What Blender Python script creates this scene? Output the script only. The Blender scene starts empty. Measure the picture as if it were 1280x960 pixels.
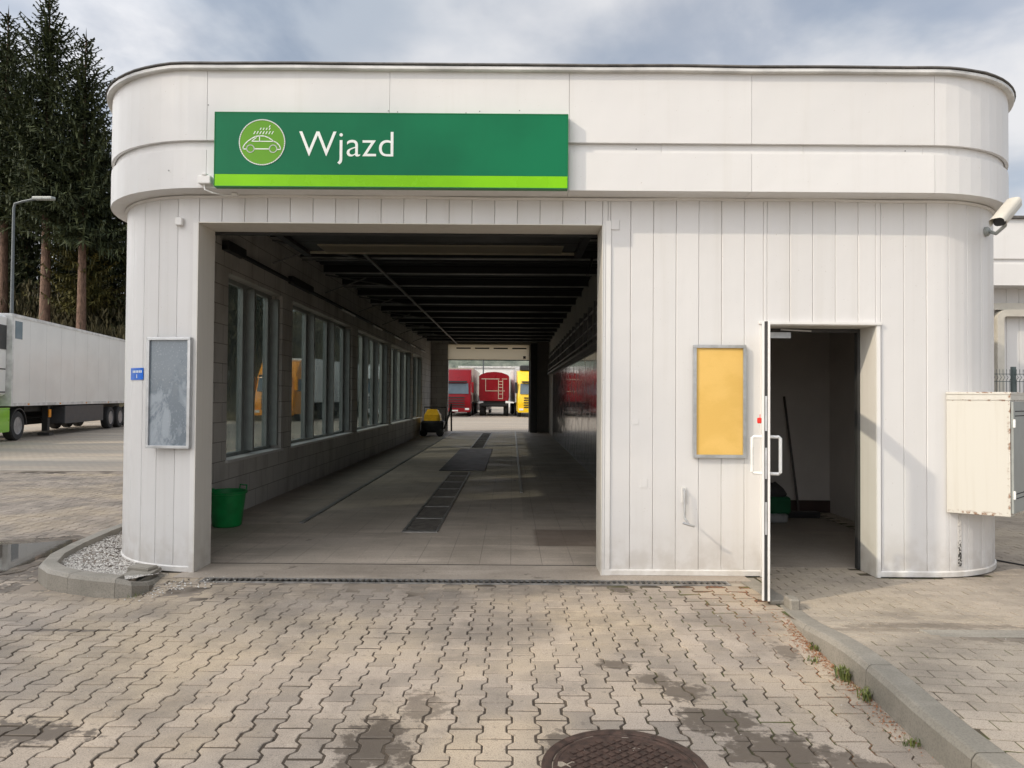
import bpy, math, random
from mathutils import Vector, Matrix
random.seed(7)
R = math.radians
C = bpy.context.scene.collection
sc = bpy.context.scene

# ---------------------------------------------------------------- camera
cd = bpy.data.cameras.new('camera'); cam = bpy.data.objects.new('camera', cd); C.objects.link(cam)
cd.sensor_width = 36; cd.lens = 36*900/1280; cd.clip_start = .05; cd.clip_end = 4000
cam.matrix_world = Matrix.Translation((0, 0, 1.6)) @ Matrix.Rotation(R(91.02), 4, 'X') @ Matrix.Rotation(R(.4), 4, 'Z')
sc.camera = cam

# ---------------------------------------------------------------- light
SUN = Vector((-1.42, -.72, 1.0)).normalized()
ELEV = math.asin(SUN.z); AZ = math.atan2(SUN.x, SUN.y)
w = bpy.data.worlds.new('World'); sc.world = w; w.use_nodes = True
nt = w.node_tree; N = nt.nodes; L = nt.links; N.clear()
def nd(t, **k):
    n = N.new(t)
    for a, b in k.items(): setattr(n, a, b)
    return n
out = nd('ShaderNodeOutputWorld')
sky = nd('ShaderNodeTexSky', sky_type='NISHITA', sun_disc=False, sun_elevation=ELEV, sun_rotation=AZ, dust_density=2.0)
bg1 = nd('ShaderNodeBackground'); bg1.inputs[1].default_value = .12; L.new(sky.outputs[0], bg1.inputs[0])
tc = nd('ShaderNodeTexCoord'); sep = nd('ShaderNodeSeparateXYZ'); L.new(tc.outputs['Generated'], sep.inputs[0])
def wm(op, a, b=None, c=None):
    m = nd('ShaderNodeMath', operation=op)
    for i, q in enumerate((a, b, c)):
        if q is None: continue
        if isinstance(q, (int, float)): m.inputs[i].default_value = q
        else: L.new(q, m.inputs[i])
    return m.outputs[0]
zz = wm('ADD', wm('MAXIMUM', sep.outputs[2], 0.0), .22)
cmb = nd('ShaderNodeCombineXYZ'); L.new(wm('DIVIDE', sep.outputs[0], zz), cmb.inputs[0]); L.new(wm('DIVIDE', sep.outputs[1], zz), cmb.inputs[1])
n1 = nd('ShaderNodeTexNoise'); n1.inputs['Scale'].default_value = 1.5; n1.inputs['Detail'].default_value = 7; n1.inputs['Roughness'].default_value = .52
n1.inputs['Distortion'].default_value = .35; L.new(cmb.outputs[0], n1.inputs['Vector'])
mp = nd('ShaderNodeMapping'); mp.inputs['Location'].default_value = (5.3, 2.2, 0); L.new(cmb.outputs[0], mp.inputs[0])
n2 = nd('ShaderNodeTexNoise'); n2.inputs['Scale'].default_value = 1.5; n2.inputs['Detail'].default_value = 6; L.new(mp.outputs[0], n2.inputs['Vector'])
r1 = nd('ShaderNodeMapRange', interpolation_type='SMOOTHSTEP'); r1.inputs[1].default_value = .38; r1.inputs[2].default_value = .56; L.new(n1.outputs[0], r1.inputs[0])
r2 = nd('ShaderNodeMapRange', interpolation_type='SMOOTHSTEP'); r2.inputs[1].default_value = .36; r2.inputs[2].default_value = .62; L.new(n2.outputs[0], r2.inputs[0])
mx = nd('ShaderNodeMix', data_type='RGBA'); L.new(r2.outputs[0], mx.inputs[0])
mx.inputs[6].default_value = (.52, .58, .67, 1); mx.inputs[7].default_value = (.90, .90, .92, 1)
# thin cloud is brighter towards the sun
dt = nd('ShaderNodeVectorMath', operation='DOT_PRODUCT'); L.new(tc.outputs['Generated'], dt.inputs[0]); dt.inputs[1].default_value = SUN
near = wm('POWER', wm('MAXIMUM', dt.outputs['Value'], 0.0), 2.2)
glow = wm('ADD', wm('MULTIPLY', near, 5.2), .94)
wrm = nd('ShaderNodeMix', data_type='RGBA', blend_type='MULTIPLY'); L.new(wm('MINIMUM', wm('MULTIPLY', near, 3.0), 1.0), wrm.inputs[0]); L.new(mx.outputs[2], wrm.inputs[6]); wrm.inputs[7].default_value = (1.0, .95, .88, 1)
bg2 = nd('ShaderNodeBackground'); L.new(wrm.outputs[2], bg2.inputs[0]); L.new(glow, bg2.inputs[1])
ms = nd('ShaderNodeMixShader'); L.new(wm('ADD', wm('MULTIPLY', r1.outputs[0], .52), .46), ms.inputs[0])
L.new(bg1.outputs[0], ms.inputs[1]); L.new(bg2.outputs[0], ms.inputs[2]); L.new(ms.outputs[0], out.inputs[0])
sd = bpy.data.lights.new('sun', 'SUN'); so = bpy.data.objects.new('sun', sd); C.objects.link(so)
sd.energy = 2.35; sd.angle = R(.9); sd.color = (1, .87, .69)
so.rotation_euler = SUN.to_track_quat('Z', 'Y').to_euler()
sc.view_settings.view_transform = 'Standard'; sc.view_settings.look = 'None'; sc.view_settings.gamma = 1
sc.view_settings.exposure = .0
sc.render.engine = 'CYCLES'
sc.cycles.use_denoising = True; sc.cycles.max_bounces = 8; sc.cycles.diffuse_bounces = 5; sc.cycles.glossy_bounces = 4
sc.cycles.transparent_max_bounces = 12; sc.cycles.caustics_reflective = False; sc.cycles.caustics_refractive = False

# ---------------------------------------------------------------- materials
class NT:
    def __init__(s, name):
        s.m = bpy.data.materials.new(name); s.m.use_nodes = True
        s.t = s.m.node_tree; s.n = s.t.nodes; s.l = s.t.links
        s.b = s.n['Principled BSDF']; s.o = s.n['Material Output']
    def nd(s, t, **k):
        n = s.n.new(t)
        for a, b in k.items(): setattr(n, a, b)
        return n
    def put(s, sock, v):
        if isinstance(v, (int, float)): sock.default_value = v
        elif isinstance(v, tuple): sock.default_value = v if len(v) == 4 or sock.type == 'VECTOR' else (*v, 1)
        else: s.l.new(v, sock)
    def math(s, op, *a):
        n = s.nd('ShaderNodeMath', operation=op)
        for i, q in enumerate(a): s.put(n.inputs[i], q)
        return n.outputs[0]
    def pos(s): return s.nd('ShaderNodeNewGeometry').outputs['Position']
    def xyz(s, v):
        n = s.nd('ShaderNodeSeparateXYZ'); s.l.new(v, n.inputs[0]); return n.outputs
    def map(s, v, scale=(1, 1, 1), loc=(0, 0, 0), rot=(0, 0, 0)):
        n = s.nd('ShaderNodeMapping'); s.l.new(v, n.inputs[0]); n.inputs[1].default_value = loc; n.inputs[2].default_value = rot; n.inputs[3].default_value = scale; return n.outputs[0]
    def noise(s, v, scale, detail=4, rough=.55, dist=0):
        n = s.nd('ShaderNodeTexNoise'); s.l.new(v, n.inputs['Vector'])
        n.inputs['Scale'].default_value = scale; n.inputs['Detail'].default_value = detail; n.inputs['Roughness'].default_value = rough; n.inputs['Distortion'].default_value = dist
        return n.outputs[0]
    def step(s, v, a, b, lo=0., hi=1.):
        n = s.nd('ShaderNodeMapRange', interpolation_type='SMOOTHSTEP'); s.put(n.inputs[0], v)
        for i, q in zip((1, 2, 3, 4), (a, b, lo, hi)): s.put(n.inputs[i], q)
        return n.outputs[0]
    def mix(s, f, a, b, mode='MIX'):
        n = s.nd('ShaderNodeMix', data_type='RGBA', blend_type=mode); s.put(n.inputs[0], f); s.put(n.inputs[6], a); s.put(n.inputs[7], b); return n.outputs[2]
    def bump(s, h, strength=.3, dist=.01):
        n = s.nd('ShaderNodeBump'); s.put(n.inputs['Height'], h); n.inputs['Strength'].default_value = strength; n.inputs['Distance'].default_value = dist
        s.l.new(n.outputs[0], s.b.inputs['Normal'])
    def island(s): return s.nd('ShaderNodeNewGeometry').outputs['Random Per Island']
    def fin(s, col=None, rough=None, metal=None):
        if col is not None: s.put(s.b.inputs['Base Color'], col)
        if rough is not None: s.put(s.b.inputs['Roughness'], rough)
        if metal is not None: s.put(s.b.inputs['Metallic'], metal)
        return s.m
def simple(name, col, rough=.5, metal=0, var=.12, scale=6, bump=0, coat=0):
    t = NT(name); p = t.nd('ShaderNodeTexCoord').outputs['Object']
    n = t.noise(p, scale, 5)
    c = t.mix(t.step(n, .3, .7), tuple(x*(1-var) for x in col), tuple(min(1, x*(1+var)) for x in col))
    if bump: t.bump(t.noise(p, scale*12, 3), bump, .005)
    if coat: t.b.inputs['Coat Weight'].default_value = coat
    return t.fin(c, t.step(n, .2, .8, rough*.85, min(1, rough*1.15)), metal)
M = {}
def clad(name, base, streak=.075):
    t = NT(name); p = t.pos(); x, y, z = t.xyz(p)
    big = t.noise(t.map(p, (.7, .7, .5)), 1.6, 4)
    st = t.noise(t.map(p, (9, 9, .35)), 1.0, 5, .6)
    sp = t.noise(p, 55, 2)
    c = t.mix(t.math('MULTIPLY', t.step(st, .48, .8), streak*3), base, tuple(q*f for q, f in zip(base, (.74, .71, .64))))
    c = t.mix(t.step(big, .35, .7, 0, .25), c, tuple(q*f for q, f in zip(base, (.93, .93, .95))))
    low = t.math('MULTIPLY', t.step(z, .55, 0.0), t.step(t.noise(p, 7, 5), .35, .65, .25, 1))
    c = t.mix(t.math('MULTIPLY', low, .42), c, (.36, .31, .25))
    c = t.mix(t.step(sp, .72, .78, 0, .5), c, (.38, .33, .28))
    br = t.math('ADD', t.math('MULTIPLY', t.island(), .07), .95)
    hs = t.nd('ShaderNodeHueSaturation'); t.put(hs.inputs['Value'], br); t.put(hs.inputs['Color'], c)
    t.bump(t.math('ADD', t.noise(p, 3, 2), t.math('MULTIPLY', t.noise(p, 140, 2), .03)), .22, .035)
    return t.fin(hs.outputs[0], t.step(st, .3, .7, .36, .5))
M['clad'] = clad('white_board_cladding', (.695, .685, .675))
M['fascia'] = clad('white_fascia_sheet', (.70, .692, .682), .07)
M['jamb'] = clad('cream_jamb_sheet', (.68, .655, .60), .14)
M['trim'] = clad('white_trim', (.76, .75, .73), .12)
M['roofedge'] = simple('weathered_roofing', (.10, .095, .09), .8, 0, .35, 9, .5)
M['capwhite'] = simple('white_metal_drip_edge', (.62, .62, .61), .4, .0, .2, 3)
M['darkgap'] = simple('dark_gap', (.05, .05, .05), .9)
M['seam_grey'] = simple('grey_backing', (.22, .215, .21), .8)
M['lamp_grey'] = simple('weathered_lamp_steel', (.11, .125, .135), .55, .3)
M['alu'] = simple('brushed_aluminium', (.50, .51, .52), .38, .75, .12, 12)
M['grey_alu'] = simple('grey_painted_aluminium', (.30, .32, .31), .45, .2, .1, 8)
M['steel_dark'] = simple('dark_painted_steel', (.035, .035, .035), .5, .2, .2, 4)
M['purlin'] = simple('grimy_galvanised_steel', (.19, .19, .185), .5, .4, .3, 2)
M['flange'] = simple('pale_purlin_flange', (.34, .34, .335), .45, .3, .3, 2)
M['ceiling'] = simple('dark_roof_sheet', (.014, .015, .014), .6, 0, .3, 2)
M['black'] = simple('black_plastic', (.018, .018, .019), .5)
M['rubber'] = simple('tyre_rubber', (.025, .025, .026), .8, 0, .3, 10)
M['rim'] = simple('dusty_steel_rim', (.32, .32, .33), .45, .5, .2, 9)
M['white_metal'] = simple('white_lorry_panel', (.76, .76, .74), .32, 0, .05, .8)
M['cab_white'] = simple('cream_enamel_sheet', (.54, .515, .455), .42, 0, .08, 5)
M['handle'] = simple('white_handle_plastic', (.80, .80, .78), .3)
M['green_sign'] = simple('green_sign_face', (.003, .150, .062), .40, 0, .10, 1.2)
M['lime_sign'] = simple('lime_sign_face', (.21, .56, .004), .28, 0, .06, 2)
M['emblem_green'] = simple('emblem_green', (.13, .33, .025), .3, 0, .05, 2)
M['sign_white'] = simple('white_sign_film', (.84, .87, .82), .35, 0, .02, 2)
M['sign_side'] = simple('sign_case_side', (.02, .20, .06), .35)
M['yellow_board'] = None
M['blue'] = simple('blue_plate', (.005, .13, .60), .35)
M['bucket'] = simple('green_plastic', (.004, .24, .055), .38, 0, .15, 8)
M['green_can'] = simple('dark_green_plastic', (.006, .09, .035), .45)
M['yellow_machine'] = simple('yellow_plastic', (.75, .42, .01), .4)
M['red'] = simple('red_lorry_paint', (.26, .004, .010), .30, 0, .08, 2, 0, .15)
M['redtag'] = simple('red_plastic', (.65, .02, .01), .4)
M['yellow'] = simple('yellow_lorry_paint', (.80, .52, .005), .3, 0, .06, 2, 0, .2)
M['orange'] = simple('amber_lorry_paint', (.75, .28, .008), .3, 0, .06, 2, 0, .5)
M['lime'] = simple('lime_lorry_paint', (.20, .52, .015), .3, 0, .05, 2, 0, .5)
M['beige_box'] = simple('beige_lorry_box', (.55, .47, .36), .45, 0, .08, 1)
M['windscreen'] = simple('windscreen_glass', (.10, .14, .17), .06, 0, .1, 2)
M['chassis'] = simple('chassis_black', (.02, .02, .02), .65)
M['sidebox'] = simple('grey_side_box', (.055, .057, .062), .5)
M['lamp_glass'] = simple('headlamp_lens', (.75, .75, .72), .15)
M['brown_rod'] = simple('dark_broom_stick', (.05, .04, .035), .5)
M['block_dark'] = simple('dark_skirting', (.05, .03, .025), .6)
M['fence'] = simple('grey_green_fence_wire', (.10, .13, .13), .5, .2)
M['gravel'] = None
t = NT('mustard_notice_board'); p = t.pos()
c = t.mix(t.step(t.noise(t.map(p, (.6, 1, 1), (0, 0, 0), (0, .7, 0)), 5, 4), .4, .6), (.74, .47, .12), (.80, .52, .15))
c = t.mix(t.step(t.noise(p, 240, 1), .45, .65, 0, .35), c, (.62, .38, .09)); t.bump(t.noise(p, 300, 1), .2, .002)
M['yellow_board'] = t.fin(c, .75)
t = NT('clouded_acrylic'); p = t.pos(); x, y, z = t.xyz(p)
fog = t.noise(t.map(p, (2, 2, 1.3)), 2.2, 7, .62, 1.2)
m_ = t.math('ADD', fog, t.step(z, 2.1, 1.15, -.14, .10))
c = t.mix(t.step(m_, .46, .60), (.17, .205, .24), (.34, .38, .42))
c = t.mix(t.step(t.noise(p, 60, 4), .55, .7, 0, .4), c, (.44, .48, .52))
M['acrylic'] = t.fin(c, t.step(m_, .4, .6, .12, .5))
t = NT('rust_stained_enamel'); p = t.pos(); x, y, z = t.xyz(p)
st = t.noise(t.map(p, (22, 22, .8)), 1.0, 5, .6); rn = t.noise(p, 28, 5, .7)
c = t.mix(t.step(st, .45, .72, 0, .3), (.58, .56, .505), (.46, .42, .34))
edge = t.math('MAXIMUM', t.math('MAXIMUM', t.step(z, .635, .60), t.step(z, 1.655, 1.668)), t.math('MULTIPLY', t.step(x, 4.29, 4.31), t.step(x, 4.335, 4.32)))
edge = t.math('MAXIMUM', edge, t.math('MULTIPLY', t.step(z, 1.585, 1.598), t.step(z, 1.61, 1.602)))
c = t.mix(t.math('MULTIPLY', edge, t.step(rn, .50, .60, 0, .9)), c, (.20, .085, .03))
M['cabinet'] = t.fin(c, .45)
# painted block wall
t = NT('painted_split_block'); p = t.pos(); x, y, z = t.xyz(p)
cv = t.nd('ShaderNodeCombineXYZ'); t.put(cv.inputs[0], t.math('ADD', y, x)); t.put(cv.inputs[1], z)
br = t.nd('ShaderNodeTexBrick'); t.l.new(cv.outputs[0], br.inputs['Vector']); br.inputs['Scale'].default_value = 1
br.inputs['Brick Width'].default_value = .5; br.inputs['Row Height'].default_value = .25; br.inputs['Mortar Size'].default_value = .006; br.inputs['Mortar Smooth'].default_value = .4
br.inputs['Color1'].default_value = (.66, .64, .60, 1); br.inputs['Color2'].default_value = (.60, .58, .545, 1); br.inputs['Mortar'].default_value = (.26, .24, .22, 1)
dirt = t.step(t.noise(t.map(p, (1, 1, .4)), 2.5, 5), .4, .75, 0, .4)
c = t.mix(dirt, br.outputs['Color'], (.22, .20, .175))
t.bump(t.math('ADD', t.math('MULTIPLY', br.outputs['Fac'], -1.2), t.noise(p, 22, 5, .7)), .55, .02)
M['block'] = t.fin(c, .7)
# glossy wall panels
t = NT('glossy_wall_tile'); p = t.pos(); x, y, z = t.xyz(p)
cv = t.nd('ShaderNodeCombineXYZ'); t.put(cv.inputs[0], y); t.put(cv.inputs[1], z)
br = t.nd('ShaderNodeTexBrick'); t.l.new(cv.outputs[0], br.inputs['Vector']); br.inputs['Scale'].default_value = 1; br.offset = 0
br.inputs['Brick Width'].default_value = .6; br.inputs['Row Height'].default_value = .3; br.inputs['Mortar Size'].default_value = .005
br.inputs['Color1'].default_value = (.17, .17, .17, 1); br.inputs['Color2'].default_value = (.15, .15, .15, 1); br.inputs['Mortar'].default_value = (.05, .05, .05, 1)
t.bump(t.math('ADD', t.math('MULTIPLY', br.outputs['Fac'], -1), t.noise(t.map(p, (1, .35, 1)), 1.5, 2)), .04, .02)
M['gloss_tile'] = t.fin(br.outputs['Color'], t.step(t.noise(p, 3, 4), .4, .7, .06, .22))
M['inner'] = simple('inner_wall_paint', (.40, .38, .35), .6, 0, .1, 1.5)
M['room'] = simple('store_room_panel', (.55, .52, .49), .6, 0, .06, 1.5)
# translucent panel
t = NT('translucent_door_panel'); t.fin((.75, .70, .60), .5)
tl = t.nd('ShaderNodeBsdfTranslucent'); tl.inputs[0].default_value = (.88, .83, .72, 1)
mxs = t.nd('ShaderNodeMixShader'); mxs.inputs[0].default_value = .80
t.l.new(t.b.outputs[0], mxs.inputs[1]); t.l.new(tl.outputs[0], mxs.inputs[2]); t.l.new(mxs.outputs[0], t.o.inputs[0])
M['translucent'] = t.m
# window glass (thin pane: transparent + fresnel gloss)
t = NT('dusty_window_glass'); gl = t.nd('ShaderNodeBsdfGlossy'); gl.inputs['Roughness'].default_value = .04; gl.inputs[0].default_value = (.8, .85, .85, 1)
tr = t.nd('ShaderNodeBsdfTransparent'); tr.inputs[0].default_value = (.66, .70, .69, 1)
df = t.nd('ShaderNodeBsdfDiffuse'); df.inputs[0].default_value = (.30, .31, .30, 1)
lw = t.nd('ShaderNodeLayerWeight'); lw.inputs[0].default_value = .12
a1 = t.nd('ShaderNodeMixShader'); t.put(a1.inputs[0], t.step(t.noise(t.map(t.pos(), (1, 1, .5)), 3, 4), .3, .8, .10, .26)); t.l.new(tr.outputs[0], a1.inputs[1]); t.l.new(df.outputs[0], a1.inputs[2])
a2 = t.nd('ShaderNodeMixShader'); t.put(a2.inputs[0], t.math('MULTIPLY', lw.outputs['Fresnel'], .35)); t.l.new(a1.outputs[0], a2.inputs[1]); t.l.new(gl.outputs[0], a2.inputs[2]); t.l.new(a2.outputs[0], t.o.inputs[0])
M['glass'] = t.m
t = NT('clear_door_glass'); gl = t.nd('ShaderNodeBsdfGlossy'); gl.inputs['Roughness'].default_value = .03
tr = t.nd('ShaderNodeBsdfTransparent'); tr.inputs[0].default_value = (.93, .95, .94, 1); lw = t.nd('ShaderNodeLayerWeight'); lw.inputs[0].default_value = .1
a1 = t.nd('ShaderNodeMixShader'); t.put(a1.inputs[0], t.math('MULTIPLY', lw.outputs['Fresnel'], .5)); t.l.new(tr.outputs[0], a1.inputs[1]); t.l.new(gl.outputs[0], a1.inputs[2]); t.l.new(a1.outputs[0], t.o.inputs[0])
M['clear_glass'] = t.m
# pavers
def paver_mat(name, ca, cb, sun_warm, wet):
    t = NT(name); p = t.pos(); x, y, z = t.xyz(p)
    isl = t.island()
    c = t.mix(isl, ca, cb)
    c = t.mix(t.step(t.noise(p, .55, 4, .6), .40, .66, 0, .7), c, sun_warm)  # broad sun-warm patches: lit ground put into the paver colour
    c = t.mix(t.step(t.noise(t.map(p, (1, 1, 1), (9, 3, 0)), 1.3, 6, .68), .44, .68, 0, .6), c, tuple(q*.55 for q in ca))
    g = t.noise(p, 160, 3, .7)
    c = t.mix(t.step(g, .36, .5, .55, 0), c, tuple(q*.45 for q in ca))
    c = t.mix(t.step(g, .62, .72, 0, .6), c, (.60, .54, .47))
    c = t.mix(t.step(t.noise(p, 24, 3), .63, .70, 0, .5), c, tuple(q*.5 for q in ca))
    wob = t.noise(p, 6, 5, .65)
    wob2 = t.noise(t.map(p, (1, 1, 1), (4, 7, 0)), 19, 4, .65)
    tot = None; rough = .85
    for (cx, cy, rx, ry, k) in wet:
        d = t.math('SQRT', t.math('ADD', t.math('POWER', t.math('DIVIDE', t.math('SUBTRACT', x, cx), rx), 2.), t.math('POWER', t.math('DIVIDE', t.math('SUBTRACT', y, cy), ry), 2.)))
        d = t.math('ADD', d, t.math('MULTIPLY', t.math('SUBTRACT', wob, .5), 2.4))
        d = t.math('ADD', d, t.math('MULTIPLY', t.math('SUBTRACT', wob2, .5), 2.2))
        m = t.step(d, 1.08, .70, 0, min(1, k*1.02))
        tot = m if tot is None else t.math('MAXIMUM', tot, m)
    if tot is not None:
        c = t.mix(tot, c, tuple(q*f for q, f in zip(ca, (.36, .33, .30)))); rough = t.math('SUBTRACT', .88, t.math('MULTIPLY', tot, .35))
    t.bump(t.math('ADD', g, t.math('MULTIPLY', t.noise(p, 30, 3), .8)), .55, .004)
    return t.fin(c, rough)
WET = [(-2.35, 3.42, .34, .13, .9), (-.62, 3.3, .17, .3, .85), (-.45, 3.75, .12, .2, .6), (1.05, 3.6, .22, .16, .9), (.95, 3.95, .13, .12, .85), (1.22, 3.3, .25, .2, .9), (.62, 4.35, .13, .07, .8), (.82, 4.12, .1, .1, .8),
       (.93, 6.02, .12, .10, .85), (.72, 6.14, .2, .04, .8), (1.75, 4.6, .08, .12, .6), (-3.0, 4.9, .35, .03, .8), (-5.0, 6.9, 1.2, 1.15, .85), (-4.5, 7.2, .5, .85, .95), (.25, 3.35, .10, .12, .8), (1.5, 3.1, .2, .2, .8), (-4.6, 5.9, .8, .18, .9)]
M['paver'] = paver_mat('worn_interlocking_paver', (.265, .228, .192), (.415, .350, .290), (.52, .415, .285), WET)
M['paver2'] = paver_mat('grey_rectangular_paver', (.31, .268, .22), (.41, .352, .29), (.46, .39, .30), [(2.9, 4.9, .6, .12, .5), (3.2, 4.5, .5, .15, .5), (2.4, 4.75, .4, .08, .4)])
t = NT('joint_soil'); p = t.pos(); x, y, z = t.xyz(p)
c = t.mix(t.step(t.noise(p, 3, 5), .35, .65), (.040, .030, .021), (.085, .064, .045))
c = t.mix(t.math('MULTIPLY', t.math('MULTIPLY', t.step(y, 4.9, 5.7), t.step(x, 1.4, .4)), t.step(t.noise(p, 1.6, 4), .36, .56)), c, (.27, .225, .18))
c = t.mix(t.math('MULTIPLY', t.step(x, .4, 1.5), t.step(t.noise(p, 4, 4), .42, .6)), c, (.075, .085, .022))
c = t.mix(t.math('MULTIPLY', t.math('MULTIPLY', t.step(x, 1.3, 1.8), t.step(x, 2.04, 2.03)), t.step(t.noise(p, 60, 3), .45, .62)), c, (.30, .11, .045))
t.bump(t.noise(p, 200, 3), .8, .004); M['soil'] = t.fin(c, .95)
# far paving
t = NT('lot_paving'); p = t.pos(); x, y, z = t.xyz(p)
br = t.nd('ShaderNodeTexBrick'); t.l.new(p, br.inputs['Vector']); br.inputs['Scale'].default_value = 1
br.inputs['Brick Width'].default_value = .2; br.inputs['Row Height'].default_value = .14; br.inputs['Mortar Size'].default_value = .006
br.inputs['Color1'].default_value = (.38, .32, .255, 1); br.inputs['Color2'].default_value = (.33, .28, .225, 1); br.inputs['Mortar'].default_value = (.19, .16, .13, 1)
c = br.outputs['Color']
c = t.mix(t.step(t.noise(t.map(p, (.06, .8, 1)), 1.0, 5, .6), .38, .66, 0, .75), c, (.24, .225, .20))
c = t.mix(t.step(t.noise(t.map(p, (.05, .5, 1), (3, 1, 0)), 1.3, 4, .6), .5, .7, 0, .6), c, (.44, .39, .32))
t.bump(t.math('MULTIPLY', br.outputs['Fac'], -1), .4, .006); M['lot'] = t.fin(c, .85)
# interior concrete floor
def conc(name, ca, cb, tile=False):
    t = NT(name); p = t.pos(); x, y, z = t.xyz(p)
    c = t.mix(t.step(t.noise(p, 1.1, 6, .62), .35, .65), ca, cb)
    c = t.mix(t.step(t.noise(t.map(p, (.4, 1.6, 1)), 2.0, 5, .6), .50, .68, 0, .5), c, tuple(q*1.35 for q in cb))
    c = t.mix(t.step(t.noise(p, 90, 3, .7), .4, .52, .35, 0), c, tuple(q*.5 for q in ca))
    c = t.mix(t.step(t.noise(t.map(p, (1, .7, 1), (2, 5, 0)), 3.3, 5, .7, .8), .64, .70, 0, .7), c, tuple(q*.35 for q in ca))
    rough = t.step(t.noise(p, 1.4, 3), .35, .65, .48, .8)
    if tile:
        br = t.nd('ShaderNodeTexBrick'); t.l.new(p, br.inputs['Vector']); br.offset = 0; br.inputs['Scale'].default_value = 1
        br.inputs['Brick Width'].default_value = .3; br.inputs['Row Height'].default_value = .3; br.inputs['Mortar Size'].default_value = .004
        f = t.math('MULTIPLY', br.outputs['Fac'], t.step(t.noise(p, .9, 2), .35, .6, .15, .6))
        c = t.mix(f, c, tuple(q*.4 for q in ca))
        inp = t.math('MULTIPLY', t.math('MULTIPLY', t.step(x, .24, .30), t.step(x, 1.45, 1.40)), t.math('MULTIPLY', t.step(y, 7.72, 7.76), t.step(y, 8.72, 8.68)))
        c = t.mix(t.math('MULTIPLY', inp, .6), c, (.15, .105, .08))
    t.bump(t.noise(p, 70, 4), .35, .003)
    return t.fin(c, rough)
M['floor'] = conc('worn_wash_floor', (.40, .345, .285), (.50, .43, .36), True)
M['floor_dark'] = conc('darker_wash_floor', (.34, .292, .24), (.43, .37, .31), True)  # same floor mix, slightly darker, for the right-hand strip
M['threshold'] = conc('threshold_concrete', (.34, .29, .24), (.40, .345, .29))
M['kerb'] = conc('kerb_concrete', (.20, .185, .155), (.29, .265, .225))
M['room_floor'] = conc('store_floor', (.30, .26, .215), (.36, .31, .26))
M['iron'] = simple('rusty_cast_iron', (.075, .045, .034), .6, .3, .4, 25, .8)
M['grate'] = simple('galvanised_grate', (.16, .145, .125), .5, .5, .3, 10)
M['grate_frame'] = simple('scuffed_steel_frame', (.30, .29, .275), .45, .5, .3, 10)
M['void'] = simple('drain_void', (.012, .011, .01), .95)  # near-black colour stands in for shade inside the open drains
t = NT('wet_mud'); p = t.pos(); c = t.mix(t.step(t.noise(p, 7, 5), .35, .65), (.085, .065, .048), (.17, .138, .105)); t.bump(t.noise(p, 40, 4), .4, .004); M['mud'] = t.fin(c, t.step(t.noise(p, 5, 3), .4, .6, .25, .7))
t = NT('pebble_gravel'); c = t.mix(t.island(), (.24, .215, .19), (.72, .69, .64)); M['gravel'] = t.fin(c, .8)
t = NT('puddle_water'); t.b.inputs['IOR'].default_value = 1.33; p = t.pos(); t.bump(t.noise(p, 6, 2), .01, .01)
M['water'] = t.fin((.085, .075, .062), .03)
t = NT('spruce_needles'); c = t.mix(t.island(), (.014, .026, .010), (.065, .082, .028)); M['needles'] = t.fin(c, .75)
t = NT('lit_yellow_needles'); c = t.mix(t.island(), (.05, .055, .012), (.13, .115, .025)); M['needles2'] = t.fin(c, .75)  # yellow-brown needles, with light on the low foliage put into the colour
t = NT('spruce_bark'); p = t.nd('ShaderNodeTexCoord').outputs['Object']
c = t.mix(t.step(t.noise(t.map(p, (6, 6, 1.6)), 2, 5, .7), .35, .65), (.075, .045, .032), (.20, .125, .09)); t.bump(t.noise(t.map(p, (8, 8, 2)), 3, 4), .8, .05); M['bark'] = t.fin(c, .9)
t = NT('brown_scrub'); c = t.mix(t.island(), (.035, .032, .014), (.10, .085, .035)); M['scrub'] = t.fin(c, .85)
t = NT('weed_leaf'); c = t.mix(t.island(), (.06, .085, .02), (.17, .19, .045)); M['weed'] = t.fin(c, .6)
t = NT('leaf_litter_brown'); c = t.mix(t.island(), (.20, .075, .03), (.36, .17, .08)); M['litter'] = t.fin(c, .8)
t = NT('forest_hill'); p = t.pos(); c = t.mix(t.step(t.noise(p, .05, 8, .75), .4, .6), (.055, .075, .055), (.14, .155, .125)); t.bump(t.noise(p, .15, 5), 1, 3); M['hill'] = t.fin(c, .9)
t = NT('forest_floor'); p = t.pos(); c = t.mix(t.step(t.noise(p, .5, 7, .7), .4, .62), (.030, .026, .014), (.09, .075, .035)); M['bank'] = t.fin(c, .95)
t = NT('crack_filler'); p = t.pos(); c = t.mix(t.step(t.math('ADD', t.noise(p, 60, 4, .7), t.step(t.xyz(p)[2], .15, .5, -.10, .12)), .42, .48), (.03, .028, .025), (.62, .60, .57)); t.bump(t.noise(p, 45, 4), 1, .01); M['crack'] = t.fin(c, .9)

for k_ in ('green_sign', 'lime_sign', 'sign_side', 'emblem_green', 'red'): M[k_].node_tree.nodes['Principled BSDF'].inputs['Specular IOR Level'].default_value = .18

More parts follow.
